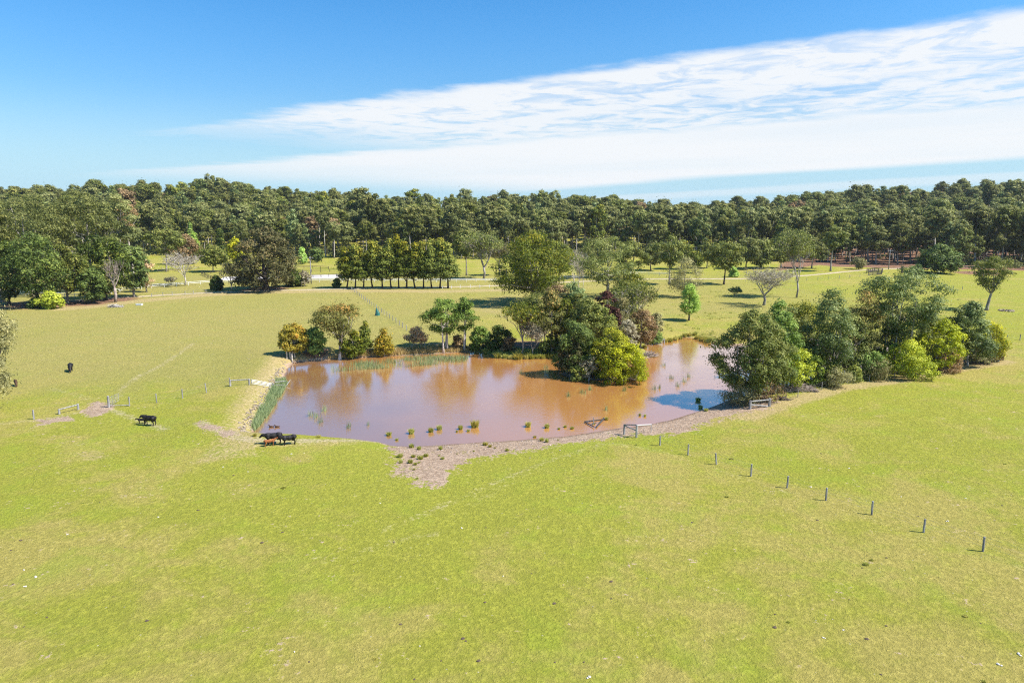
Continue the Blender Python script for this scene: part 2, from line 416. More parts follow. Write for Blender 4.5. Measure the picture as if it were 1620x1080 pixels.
def water_material():
    m, t, out = mat_base('muddy_water')
    g = t.new('ShaderNodeNewGeometry'); P = g.outputs['Position']
    n = t.noise(P, 0.12, 3, 0.5)
    c = t.mix(n, (0.440, 0.200, 0.056), (0.490, 0.230, 0.068))
    sx = t.new('ShaderNodeSeparateXYZ', inp={0: P})          # base colour darker and less orange towards the left and near end
    cl = t.math('ADD', t.math('MULTIPLY', sx.outputs[0], -0.035), t.math('MULTIPLY_ADD', n, 0.8, t.math('MULTIPLY', sx.outputs[1], -0.02)))
    c = t.mix(t.smooth(cl, -1.35, -0.25, 0.0, 0.75), c, (0.235, 0.130, 0.070))
    mp = t.new('ShaderNodeMapping', inp={0: P}); mp.inputs['Scale'].default_value = (0.55, 1.5, 1)
    r1 = t.noise(mp.outputs[0], 2.2, 3, 0.5); r2 = t.noise(mp.outputs[0], 8.0, 3, 0.5)
    wind = t.smooth(t.noise(P, 0.045, 3), 0.38, 0.62, 0.25, 1.0)
    h = t.math('MULTIPLY', t.math('ADD', r1, t.math('MULTIPLY', r2, 0.4)), wind)
    bp = t.new('ShaderNodeBump', inp={'Strength': 0.34, 'Distance': 0.05, 'Height': h})
    df = t.new('ShaderNodeBsdfDiffuse', inp={0: c}); gl = t.new('ShaderNodeBsdfGlossy', inp={0: (1, 1, 1, 1), 'Roughness': 0.10}); t.l.new(bp.outputs[0], gl.inputs['Normal'])
    lw = t.new('ShaderNodeLayerWeight', inp={'Blend': 0.5})
    f = t.math('MULTIPLY_ADD', t.math('POWER', lw.outputs['Facing'], 2.3), 0.93, 0.02)
    mx = t.new('ShaderNodeMixShader', inp={0: f}); t.l.new(df.outputs[0], mx.inputs[1]); t.l.new(gl.outputs[0], mx.inputs[2])
    t.l.new(mx.outputs[0], out.inputs[0])
    return m


# ------------------------------------------------------------------ ground and water
def P2(pts): return [tuple(gp(*p)[:2]) for p in pts]


def axis(lo, hi, c0, c1, step, grow):
    a = [c0]
    while a[-1] < c1: a.append(a[-1] + step)
    s = step
    while a[-1] < hi: s = step + grow * (a[-1] - c1); a.append(a[-1] + s)
    b = [c0]
    while b[-1] > lo: s = step + grow * (c0 - b[-1]); b.append(b[-1] - s)
    return np.array(b[:0:-1] + a)


def build_ground():
    X = axis(-2500, 2500, -60, 75, 0.65, 0.032); Y = axis(-60, 2800, 27, 135, 0.58, 0.014)
    gx, gy = np.meshgrid(X, Y); x = gx.ravel(); y = gy.ravel()
    d = sdf_poly(x, y, POND); z = ground_z(x, y)
    beach = P2([(596, 694), (612, 706), (626, 722), (629, 738), (640, 755), (662, 768), (692, 771), (706, 756), (716, 742), (740, 729), (790, 718), (835, 711), (870, 705), (915, 699), (950, 697), (975, 690), (1010, 687), (1050, 687), (1085, 684),
                (1110, 672), (1140, 662), (1180, 654), (1215, 646), (1235, 636), (1200, 622), (1100, 640), (900, 680), (700, 696)])
    near = (y < 400) & (np.abs(x) < 330)
    def on(f, fill=1e3):
        r = np.full(x.shape, fill); r[near] = f(x[near], y[near]); return r
    dirt = 1 - sstep(on(lambda a, b: sdf_poly(a, b, beach)), -1.6, 1.6)
    dirt = np.maximum(dirt, 1 - sstep(d, 0.15, 0.55))
    isl = np.sqrt(((x - ISL_C[0]) / 5.6) ** 2 + ((y - ISL_C[1]) / 4.6) ** 2); dirt = np.maximum(dirt, (isl < 1.3) * 1.0)
    for pts in ([(128, 655), (150, 636), (176, 640), (168, 652), (145, 658)], [(60, 665), (100, 660), (120, 664), (70, 670)], [(315, 668), (345, 676), (372, 683), (362, 690), (330, 676)], [(905, 398), (932, 398), (935, 420), (900, 420)],
                [(100, 330), (100, 331), (101, 331)]):
        if pts[0][1] < 340: continue
        q = P2(pts); dirt = np.maximum(dirt, 0.85 * (1 - sstep(on(lambda a, b: sdf_poly(a, b, q)), -0.5, 1.2)))
    track = np.zeros_like(x)
    for pts, w, k in (([(165, 642), (188, 626), (194, 613), (215, 598), (245, 583), (270, 568), (292, 553), (306, 543)], 0.25, 0.62), ([(165, 645), (195, 655), (222, 665), (262, 679)], 0.3, 0.75), ([(315, 668), (350, 682), (385, 694), (430, 697), (520, 697), (600, 699)], 0.8, 0.85),
                      ([(-20, 672), (60, 664), (130, 652)], 0.5, 0.6), ([(80, 615), (120, 624), (150, 634)], 0.35, 0.5), ([(372, 690), (388, 668), (398, 655), (404, 635), (418, 605), (440, 580)], 0.5, 0.55), ([(600, 842), (700, 800), (780, 765), (860, 732), (960, 700)], 0.22, 0.5),
                      ([(500, 885), (545, 884), (620, 856), (690, 842)], 0.35, 0.45), ([(955, 700), (1040, 712), (1130, 742), (1240, 775), (1375, 820), (1460, 848), (1560, 880), (1640, 905)], 0.35, 0.42), ([(740, 800), (860, 740)], 0.2, 0.4)):
        q = P2(pts); track = np.maximum(track, k * (1 - sstep(on(lambda a, b: dist_line(a, b, q)), w * 0.4, w * 0.4 + 1.1)))
    dry = np.zeros_like(x)
    for pts, w, k in (([(1180, 660), (1250, 636), (1330, 614), (1420, 601), (1500, 585), (1590, 572)], 1.2, 0.8), ([(20, 480), (110, 488), (240, 474), (330, 466), (430, 462), (560, 460), (700, 461), (790, 459)], 4.0, 0.72), ([(380, 700), (395, 660), (415, 620), (440, 585), (452, 565)], 2.2, 0.7),
                      ([(455, 568), (600, 558), (720, 550)], 1.0, 0.9), ([(800, 470), (770, 490), (830, 500)], 4, 0.5), ([(380, 695), (450, 702), (560, 700)], 0.7, 0.55), ([(820, 470), (900, 455), (1000, 448)], 6, 0.4)):
        q = P2(pts); dry = np.maximum(dry, k * (1 - sstep(on(lambda a, b: dist_line(a, b, q)), w * 0.4, w * 1.8 + 1)))
    for pts in ([(110, 716), (150, 712), (180, 722), (140, 730)], [(340, 695), (420, 720), (300, 735)]):
        q = P2(pts); dry = np.maximum(dry, 0.6 * (1 - sstep(on(lambda a, b: sdf_poly(a, b, q)), -0.6, 1.0)))
    az = 810 + FPX * x / np.maximum(y, 1)
    edge = np.interp(az, [0, 200, 400, 800, 1150, 1250, 1320, 1460, 1620], [300, 375, 380, 352, 365, 330, 300, 292, 280])
    litter = sstep(y, edge - 6, edge + 6) * (0.35 + 0.65 * sstep(az, 1150, 1280))
    litter = np.maximum(litter, 0.8 * (1 - sstep(on(lambda a, b: sdf_poly(a, b, P2([(1230, 428), (1300, 418), (1400, 416), (1462, 420), (1450, 405), (1250, 405)]))), -3, 6)))
    for (cx, cyy, r) in ((420, 457, 9), (60, 482, 12), (130, 479, 10), (180, 474, 8), (840, 545, 5), (900, 550, 4), (1230, 600, 6), (1340, 590, 5), (1440, 582, 5), (1530, 570, 4), (500, 556, 3), (780, 548, 3), (1550, 432, 12)):
        q = gp(cx, cyy); litter = np.maximum(litter, 0.75 * np.exp(-(((x - q[0]) ** 2 + (y - q[1]) ** 2) / (r * r)) ** 1.5))
    lush = 0.35 * vnoise(x, y, 0.05, 9)
    for (cx, cyy, r, k) in ((560, 740, 9, 1.0), (700, 800, 7, 0.9), (270, 590, 6, 0.5), (1500, 480, 40, 0.5), (1450, 445, 40, 0.9), (300, 430, 25, 0.9), (1300, 720, 20, 0.4), (30, 760, 10, 0.6), (780, 730, 7, 0.8), (1060, 692, 3, 1.2), (440, 900, 5, 0.3), (1050, 430, 30, 0.5), (270, 500, 20, 0.5), (50, 500, 15, 0.7), (640, 500, 40, -0.5), (200, 540, 30, -0.35)):
        q = gp(cx, cyy); lush = lush + k * np.exp(-((x - q[0]) ** 2 + (y - q[1]) ** 2) / (2 * r * r))
    dull = np.maximum(sstep(y, 72, 100) * sstep(-x, -8, 22), 0.8 * sstep(y, 125, 170)) * (1 - 0.65 * sstep(x, 60, 120)); dull = dull * (1 - 0.8 * sstep(y, 250, 285))
    nx, ny = len(X), len(Y); i = np.arange(nx - 1)[None] + np.arange(ny - 1)[:, None] * nx
    Q = np.stack([i, i + 1, i + nx + 1, i + nx], -1).reshape(-1, 4)
    m = ground_material()
    fm = lambda a: a[Q].mean(1)
    fd, ft, fl = fm(dirt), fm(track), fm(litter)
    cls = np.where(fd > 0.5, 1, np.where(fl > 0.5, 2, np.where(ft > 0.4, 3, 0)))
    att = dict(dirt=dirt, track=track, dry=dry, litter=litter, lush=lush, dull=dull)
    V = np.stack([x, y, z], 1)
    for k, nm in enumerate(('pasture', 'muddy_bank', 'forest_floor', 'cattle_track')):
        q = Q[cls == k]; u, inv = np.unique(q, return_inverse=True)
        me = mesh_np(nm, V[u], [inv.reshape(-1, 4)], [m], attrs={a: b[u] for a, b in att.items()}, smooth=True)
        tag(obj(nm, me), kind='structure')


build_ground()
# pond water: one level sheet that runs a little under the banks
px_ = [p[0] for p in POND]; py_ = [p[1] for p in POND]
n = 40; xs = np.linspace(min(px_) - 1, max(px_) + 1, n); ys = np.linspace(min(py_) - 1, max(py_) + 1, n)
gx, gy = np.meshgrid(xs, ys); i = np.arange(n - 1)[None] + np.arange(n - 1)[:, None] * n
me = mesh_np('pond_water', np.stack([gx.ravel(), gy.ravel(), np.zeros(n * n)], 1), [np.stack([i, i + 1, i + n + 1, i + n], -1).reshape(-1, 4)], [water_material()], smooth=True)
tag(obj('pond_water', me), kind='structure')


def strip(name, px_pts, width, m, lift=0.05, seg=3.0):
    pts = [gp(*p)[:2] for p in px_pts]; out = []
    for a, b in zip(pts[:-1], pts[1:]):
        k = max(1, int(np.linalg.norm(b - a) / seg))
        for q in range(k): out.append(a + (b - a) * q / k)
    out.append(pts[-1]); out = np.array(out)
    for _ in range(4): out[1:-1] = (out[:-2] + out[1:-1] * 2 + out[2:]) / 4
    d = np.gradient(out, axis=0); d /= np.linalg.norm(d, axis=1)[:, None]; nrm = np.stack([-d[:, 1], d[:, 0]], 1)
    cols = 5; V = []
    for j in range(cols):
        f = (j / (cols - 1) - 0.5) * width
        q = out + nrm * f; z = ground_z(q[:, 0], q[:, 1]) + lift - (0.12 if j in (0, cols - 1) else 0)
        V.append(np.column_stack([q, z]))
    V = np.stack(V, 1).reshape(-1, 3); nn = len(out)
    i = np.arange(nn - 1)[:, None] * cols + np.arange(cols - 1)[None]
    Q = np.stack([i, i + 1, i + cols + 1, i + cols], -1).reshape(-1, 4)
    return tag(obj(name, mesh_np(name, V, [Q], [m], smooth=True)), kind='structure')


GRAVEL = mat_noise('driveway_gravel', (0.36, 0.29, 0.18), (0.50, 0.41, 0.28), 0.6, bump=0.1)
SAND = mat_noise('arena_sand', (0.62, 0.56, 0.50), (0.76, 0.70, 0.64), 0.4, bump=0.1)
strip('driveway', [(110, 476), (200, 470), (240, 468), (327, 463), (430, 459.5), (560, 457), (716, 454), (775, 452.5), (900, 446), (1005, 441.5), (1176, 441), (1220, 440), (1290, 434.5), (1371, 427), (1440, 423.5), (1560, 421), (1700, 420)], 2.4, GRAVEL, 0.13)
strip('riding_arena', [(350, 441), (450, 438.8), (543, 436.5)], 15.0, SAND, 0.10)

# ------------------------------------------------------------------ trees
def leaf_quads(C, N, L, rng, wide=0.5, droop=0.0):
    n = len(C)
    N = N / (np.linalg.norm(N, axis=1)[:, None] + 1e-9)
    R = rng.normal(size=(n, 3)); R[:, 2] -= droop
    T = R - (R * N).sum(1)[:, None] * N; T /= np.linalg.norm(T, axis=1)[:, None] + 1e-9
    B = np.cross(N, T); L = L[:, None]; W = L * wide
    V = np.stack([C - T * L * 0.5, C + B * W * 0.5 + T * L * 0.08, C + T * L * 0.5, C - B * W * 0.5 + T * L * 0.08], 1).reshape(-1, 3)
    return V, (np.arange(n)[:, None] * 4 + np.arange(4)[None])


def bez(a, b, c, n):
    t = np.linspace(0, 1, n)[:, None]; return (1 - t) ** 2 * a + 2 * t * (1 - t) * b + t * t * c


PROFILE = dict(
    round=lambda t: np.sin(np.pi * np.clip(t, 0.0, 1) ** 0.8) ** 0.55,
    dome=lambda t: np.sqrt(np.clip(1 - np.clip(t, 0, 1) ** 2.2, 0, 1)) * (0.80 + 0.2 * np.sin(np.pi * np.clip(t, 0, 1))),
    egg=lambda t: np.clip(1 - t, 0, 1) ** 0.55 * np.clip(t * 5 + 0.45, 0, 1),
    cone=lambda t: np.clip(1 - t, 0.02, 1) ** 0.8 * np.clip(t * 6 + 0.5, 0, 1),
    umbrella=lambda t: np.sin(np.pi * np.clip(t, 0, 1) ** 1.25 * 0.97) ** 0.6 * (0.55 + 0.45 * np.clip(t * 1.6, 0, 1)),
)


def tree_geo(seed, H, W, cb=0.35, prof='round', clumps=26, cr=0.16, leaves=5000, leaf=0.3, trunk_r=None, limbs=6, stems=1, droop=0.3, lean=0.0, flat=0.7, wide=0.5, core=0.15, sides=6, fill=0.35, tipbias=0.3, loose=0.12, fork=None):
    rng = np.random.RandomState(seed); W = W * 1.10; W2 = W / 2; cr = cr * 1.02; leaves = int(leaves * 1.32)
    ph1, ph2 = rng.rand(2) * 6.283
    tr = trunk_r or 0.018 * H + 0.06
    pf = PROFILE[prof]; cz0 = cb * H; ch = H - cz0
    C = []
    tries = 0; md = cr * W * 0.75
    while len(C) < clumps and tries < 4000:
        tries += 1
        t = rng.rand(); a = rng.rand() * 6.283; r = W2 * (1 - cr) * pf(t) * math.sqrt(rng.uniform(fill, 1.0) if rng.rand() > core else rng.uniform(0, fill))
        r *= 0.92 + 0.13 * math.sin(2 * a + ph1 + 3 * t) + 0.10 * math.sin(5 * a + ph2 - 4 * t)
        p = np.array([r * math.cos(a), r * math.sin(a), cz0 + ch * (0.04 + t * 0.90 - cr * 0.2 * t) * (1 + 0.05 * math.sin(3 * a + ph2))])
        if all(np.linalg.norm((p - q) * (1, 1, 1.2)) > md for q in C): C.append(p)
        if tries % 300 == 0: md *= 0.8
    C = np.array(C)
    C[:, 0] += lean * (C[:, 2] - 0) / H * W2
    # wood
    G = Geo(); fz = (fork or min(cb * 1.05 + 0.05, 0.6)) * H
    axes = []
    for s in range(stems):
        bx = np.array([0, 0, 0]) if stems == 1 else np.array([rng.uniform(-1, 1) * W2 * 0.25, rng.uniform(-1, 1) * W2 * 0.2, 0])
        top = np.array([lean * W2 * 0.5 + rng.normal() * 0.04 * H + bx[0] * 1.5, rng.normal() * 0.04 * H + bx[1] * 1.5, fz + (H * 0.86 - fz) * rng.uniform(0.5, 0.8)])
        mid = (bx + top) / 2 + rng.normal(size=3) * (0.03 * H, 0.03 * H, 0)
        pts = bez(bx - np.array([0, 0, 0.25]), mid, top, 9); rr = tr / math.sqrt(stems) * (1 - np.linspace(0, 1, 9) * 0.82); rr[0] *= 1.35
        G.tube(pts, rr, sides); axes.append((pts, rr))
    idx = [int(rng.randint(len(C)))]
    while len(idx) < min(limbs, len(C)):
        dd = np.min(np.linalg.norm(C[:, None] - C[idx][None], axis=2), axis=1); idx.append(int(np.argmax(dd)))
    nodes = []
    for q in idx:
        c = C[q]; pts, rr = axes[rng.randint(len(axes))]
        k = int(np.clip(np.searchsorted(pts[:, 2], max(fz * rng.uniform(0.75, 1.2), c[2] - 0.5 * H)), 2, 7)); k = min(k, 7)
        if pts[k, 2] > c[2] - 0.05 * H: k = max(2, k - 2)
        a = pts[k]; m_ = a * 0.45 + c * 0.55; m_[2] = a[2] + (c[2] - a[2]) * rng.uniform(0.3, 0.55)
        m_[:2] = a[:2] + (c[:2] - a[:2]) * rng.uniform(0.6, 0.8)
        lp = bez(a, m_, c, 6); lp[1:-1] += rng.normal(size=(4, 3)) * 0.012 * H
        lr = rr[k] * 0.62 * (1 - np.linspace(0, 1, 6) * 0.75); G.tube(lp, lr, max(4, sides - 1))
        for w_, r_ in zip(lp[1:], lr[1:]): nodes.append((w_, r_))
    NP = np.array([w for w, _ in nodes]); NR = np.array([r for _, r in nodes])
    for q, c in enumerate(C):
        if q in idx: continue
        dd = np.linalg.norm(NP - c, axis=1) + np.maximum(0, NP[:, 2] - c[2] + 0.02 * H) * 2
        k = int(np.argmin(dd)); a = NP[k]; m_ = (a + c) / 2; m_[2] -= 0.08 * np.linalg.norm(c - a)
        G.tube(bez(a, m_, c, 4), np.array([1, .8, .6, .35]) * max(NR[k] * 0.5, 0.015), 4, cap=False)
    # foliage
    rc = cr * W * rng.uniform(0.7, 1.3, len(C)); share = rc ** 2 / (rc ** 2).sum()
    VV, FF, TT = [], [], []; base = 0
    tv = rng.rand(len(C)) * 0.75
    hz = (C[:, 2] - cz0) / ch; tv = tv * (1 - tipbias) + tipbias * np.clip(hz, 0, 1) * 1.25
    for q, c in enumerate(C):
        nl = max(6, int(leaves * share[q])); D = rng.normal(size=(nl, 3)); D /= np.linalg.norm(D, axis=1)[:, None]
        D[:, 2] = np.where(rng.rand(nl) < 0.55, np.abs(D[:, 2]), D[:, 2])
        rad = rc[q] * (rng.rand(nl) ** 0.28); lump = 1 + 0.28 * np.sin(D[:, 0] * 5 + q) * np.sin(D[:, 1] * 5 + 2 * q)
        P = c + D * (rad * lump)[:, None] * (1, 1, flat)
        lo = rng.rand(nl) < loose * 0.6; P[lo] += rng.normal(size=(lo.sum(), 3)) * rc[q] * 0.45
        N = D * 1.1 + np.array([0.0, 0, 0.35]) + rng.normal(size=(nl, 3)) * 0.28
        V, F = leaf_quads(P, N, leaf * rng.uniform(0.6, 1.3, nl), rng, wide, droop)
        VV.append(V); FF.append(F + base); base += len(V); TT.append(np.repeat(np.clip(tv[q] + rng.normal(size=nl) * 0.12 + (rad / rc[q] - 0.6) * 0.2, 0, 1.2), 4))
    V = np.concatenate(VV); V[:, 2] = np.maximum(V[:, 2], 0.02 + 0.0 * V[:, 2])
    return G, V, np.concatenate(FF), np.concatenate(TT)


def place_tree(name, label, cat, loc, geo, bark, leafm, rz=0.0, group=None, sc=(1, 1, 1)):
    G, V, F, T = geo
    r = empty(name, loc, label, cat, group, rz); r.scale = sc
    obj('trunk', G.mesh('trunk', [bark], smooth=True), r)
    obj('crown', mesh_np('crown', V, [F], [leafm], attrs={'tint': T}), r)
    return r


def copy_tree(src, loc, rz, sc, label, group=None, name=None):
    r = src.copy(); COL.objects.link(r); r.location = loc; r.rotation_euler = (0, 0, rz); r.scale = sc; r['label'] = label
    if group: r['group'] = group
    for ch in list(src.children):
        c = ch.copy(); COL.objects.link(c); c.parent = r
    return r


def bare_geo(seed, H, W, trunk_r, levels=4, fork=0.25, spread=0.75, twig=0.02, kids=4, sides=5):
    rng = np.random.RandomState(seed); G = Geo(); tips = []

    def grow(p, d, L, r, lev):
        n = 4; pts = [p]
        for _ in range(n - 1):
            d = d + rng.normal(size=3) * 0.13 + np.array([0, 0, 0.05]); d = d / np.linalg.norm(d); pts.append(pts[-1] + d * L / (n - 1))
        G.tube(pts, np.linspace(r, max(r * 0.5, twig * 0.6), n), max(3, sides - lev), cap=False)
        if lev >= levels: tips.append(pts[-1]); return
        k = kids + (1 if lev > 1 else 0)
        for q in range(k):
            f = rng.uniform(0.45, 1.0) if q else 1.0; i0 = min(int(f * (n - 1)), n - 2); b = pts[i0] + (pts[i0 + 1] - pts[i0]) * (f * (n - 1) - i0)
            a = rng.rand() * 6.283; sd_ = np.array([math.cos(a) * W / H * 1.3, math.sin(a) * W / H * 1.3, 0.25]); nd = d * (1 - spread * 0.6) + sd_ * spread; nd /= np.linalg.norm(nd)
            grow(b, nd, L * rng.uniform(0.55, 0.78), max(r * 0.52, twig), lev + 1)
    G.tube([(0, 0, -0.2), (0.02 * H, 0, H * fork * 0.5), (0, 0.01 * H, H * fork)], [trunk_r * 1.2, trunk_r, trunk_r * 0.85], 7)
    for q in range(kids + 1):
        a = q / (kids + 1) * 6.283 + rng.rand(); up = rng.uniform(0.9, 1.7)
        d = np.array([math.cos(a) * W / H, math.sin(a) * W / H, up]); d /= np.linalg.norm(d)
        grow(np.array([0, 0.01 * H, H * fork * rng.uniform(0.7, 1.0)]), d, H * (1 - fork) * 0.42, trunk_r * 0.6, 1)
    V = np.concatenate(G.V); zmax = V[:, 2].max(); wm = np.percentile(np.abs(V[:, 0]), 99)
    sx, sz = W / 2 / wm, H / zmax
    G.V = [v * (sx, sx, sz) for v in G.V]; tips = np.array(tips) * (sx, sx, sz)
    return G, tips


def tip_leaves(tips, n, leaf, r, seed):
    rng = np.random.RandomState(seed); k = rng.randint(len(tips), size=n)
    P = tips[k] + rng.normal(size=(n, 3)) * r; P[:, 2] = np.maximum(P[:, 2], 0.05)
    V, F = leaf_quads(P, rng.normal(size=(n, 3)) + (0, 0, 0.3), leaf * rng.uniform(0.6, 1.3, n), rng)
    return V, F, np.repeat(rng.rand(n), 4)


STYLE = dict(
    gum=dict(cb=0.34, prof='round', clumps=34, cr=0.13, droop=0.8, wide=0.42, flat=0.65),
    opengum=dict(cb=0.40, prof='umbrella', clumps=26, cr=0.12, droop=0.8, wide=0.4, flat=0.6, fill=0.5, loose=0.2),
    dense=dict(cb=0.10, prof='round', clumps=60, cr=0.12, droop=0.2, fill=0.6, core=0.2, flat=0.8),
    dome=dict(cb=0.03, prof='dome', clumps=60, cr=0.115, droop=0.1, fill=0.6, core=0.2, flat=0.75),
    column=dict(cb=0.17, prof='egg', clumps=34, cr=0.20, droop=0.4, fill=0.35, flat=0.8),
    cone=dict(cb=0.10, prof='cone', clumps=36, cr=0.17, droop=0.4, fill=0.4, flat=0.8),
    shrub=dict(cb=0.02, prof='dome', clumps=22, cr=0.17, droop=0.0, fill=0.5, flat=0.8),
    wispy=dict(cb=0.15, prof='round', clumps=30, cr=0.14, droop=0.6, fill=0.3, loose=0.5, wide=0.3),
)
_seed = [100]


def T(style, x, yb, yt, w, leafc, label, name='eucalyptus_tree', cat='tree', bark=None, leaves=5000, leaf=None, group=None, rz=None, seed=None, **kw):
    _seed[0] += 1; sd_ = seed or _seed[0]
    p = gp(x, yb); H = top_h(p, yt) * 1.01; W = px_size(p, w) * 1.03 * (1.2 if (x > 1240 and yb > 560) or (815 < x < 920 and yb > 540) else 1.0)
    dpt = p[1]
    a = dict(STYLE[style]); a.update(kw); a['leaves'] = leaves; a['leaf'] = (leaf or max(0.20, dpt * 0.0030)) * 1.22
    return place_tree(name, label, cat, tuple(p), tree_geo(sd_, H, W, **a), bark or GREY_BARK, LM[leafc], rz or 0.0, group)


def BARE(x, yb, yt, w, label, bark=None, name='bare_tree', r=None, leafc=None, nleaf=0, levels=4, leaf=0.3, cat='tree', **kw):
    nleaf = int(nleaf * 1.9); leaf = leaf * 1.2
    _seed[0] += 1; p = gp(x, yb); H = top_h(p, yt); W = px_size(p, w)
    G, tips = bare_geo(_seed[0], H, W, (r or (0.02 * H + 0.05)) * 0.8, levels=levels, twig=max(0.012, p[1] * 0.00016), **kw)
    o = empty(name, tuple(p), label, cat)
    obj('trunk', G.mesh('trunk', [bark or GREY_BARK], smooth=True), o)
    if nleaf:
        V, F, tt = tip_leaves(tips, nleaf, leaf, 0.045 * W, _seed[0]); obj('crown', mesh_np('crown', V, [F], [LM[leafc]], attrs={'tint': tt}), o)
    return o


# --- left edge and left clump along the driveway
T('wispy', -14, 652, 470, 100, 'sedge', 'drooping grey green tree cut off by the left edge of the picture', name='river_oak', leaves=14000, leaf=0.28, bark=GREY_BARK)
T('gum', 5, 478, 318, 75, 'forest', 'tall gum at the far left end of the driveway trees', leaves=4500)
T('gum', 52, 470, 303, 120, 'forest', 'tallest broad gum standing above the dense left clump', leaves=7500, clumps=46, cr=0.11, cb=0.42)
T('dense', 14, 482, 378, 66, 'deep', 'rounded green tree at the left edge behind white rails', name='shade_tree', leaves=4500, bark=DARK_BARK)
T('dense', 62, 486, 372, 92, 'deep', 'wide dark green tree shading the driveway fence on the left', name='shade_tree', leaves=7500, bark=DARK_BARK, cb=0.2)
T('dense', 108, 480, 384, 62, 'gum', 'olive green tree between the wide dark tree and the dead trunk', name='shade_tree', leaves=5000, cb=0.2)
T('shrub', 80, 488, 460, 34, 'lime', 'bright green low shrub under the wide dark tree', name='shrub', cat='shrub', leaves=1800)
T('shrub', 56, 487, 470, 22, 'deep', 'small dark shrub beside the bright green low shrub', name='shrub', cat='shrub', leaves=900)
T('gum', 148, 462, 305, 88, 'forest', 'tall broad gum behind the dead grey trunk', leaves=6500, clumps=42, cr=0.11, cb=0.38)
T('gum', 118, 455, 308, 58, 'forest', 'slimmer gum left of the broad gum behind the dead trunk', leaves=3500, cb=0.5)
T('dense', 168, 474, 372, 82, 'deep', 'dark green tree directly behind the dead grey trunk', name='shade_tree', leaves=7000, bark=DARK_BARK)
T('dense', 148, 480, 424, 46, 'deep', 'low dark green tree left of the dead grey trunk', name='shade_tree', leaves=3500, bark=DARK_BARK)
T('dense', 212, 470, 388, 50, 'deep', 'green tree right of the dead grey trunk', name='shade_tree', leaves=4500, cb=0.15)
BARE(183, 478, 402, 36, 'dead bare tree with pale grey broken limbs beside driveway', bark=DEAD_WOOD, name='dead_tree', levels=4, r=0.5, kids=3, spread=0.7, fork=0.3)
T('gum', 196, 448, 306, 62, 'forest', 'tall gum next to the orange crowned one', leaves=4500, cb=0.42)
T('opengum', 212, 444, 322, 36, 'pink', 'gum with orange pink dying crown on straight pale trunk', leaves=1400, bark=PALE_BARK, cb=0.62)
T('wispy', 232, 462, 408, 30, 'pink', 'pale pinkish half bare shrub at the end of the left clump', name='shrub', cat='shrub', leaves=1400)
# --- garden behind the white rails
T('opengum', 263, 430, 362, 58, 'gum', 'open leaning gum in the garden behind the white rails', leaves=3500)
T('dense', 296, 418, 372, 44, 'brown', 'brownish green tree behind the open garden gum', name='garden_tree', leaves=2500)
BARE(293, 452, 398, 56, 'pale bare garden tree in front of the driveway bend', bark=PALE_BARK, levels=4, r=0.22, leafc='haze', nleaf=500, leaf=0.4)
BARE(270, 452, 438, 16, 'small leafless grey shrub beside the white rails', name='bare_shrub', levels=3, cat='shrub', leafc='haze', nleaf=250, leaf=0.35, fork=0.1)
T('cone', 310, 412, 366, 18, 'bright', 'narrow bright spring green tree in the garden', name='garden_tree', leaves=1500)
T('cone', 305, 408, 350, 14, 'green', 'slim dark green conifer behind the bright spring green tree', name='conifer', leaves=1000, bark=DARK_BARK)
T('dense', 337, 430, 388, 44, 'gum', 'rounded mid green garden tree left of the yellow flowering shrub', name='garden_tree', leaves=2800, cb=0.25)
T('dense', 374, 418, 376, 26, 'flower', 'yellow flowering tree beside the dark fig', name='wattle_tree', leaves=1800)
T('cone', 351, 412, 360, 18, 'deep', 'dark green conifer behind the rounded garden tree', name='conifer', leaves=1000, bark=DARK_BARK)
T('dome', 343, 459, 436, 21, 'deep', 'round clipped looking dark shrub left of the great fig', name='shrub', cat='shrub', leaves=2200)
BARE(366, 460, 415, 30, 'thin half bare sapling between the round shrub and the fig', levels=4, leafc='sedge', nleaf=600, leaf=0.4)
T('dome', 421, 459, 361, 108, 'fig', 'great dark rounded fig tree with reddish brown tinge', name='fig_tree', leaves=17000, leaf=0.55, bark=DARK_BARK, clumps=110, cr=0.085, cb=0.06, trunk_r=1.1)
T('shrub', 462, 453, 425, 34, 'deep', 'dark bushy shrub against the right side of the fig', name='shrub', cat='shrub', leaves=2500)
T('wispy', 482, 453, 429, 20, 'haze', 'grey brown twiggy shrub beside the power pole', name='shrub', cat='shrub', leaves=1500)
T('cone', 479, 418, 391, 16, 'bright', 'small bright green tree behind the power pole', name='garden_tree', leaves=900)
T('dense', 500, 415, 392, 24, 'deep', 'low dark tree behind the dark paddock rails', name='garden_tree', leaves=1200)
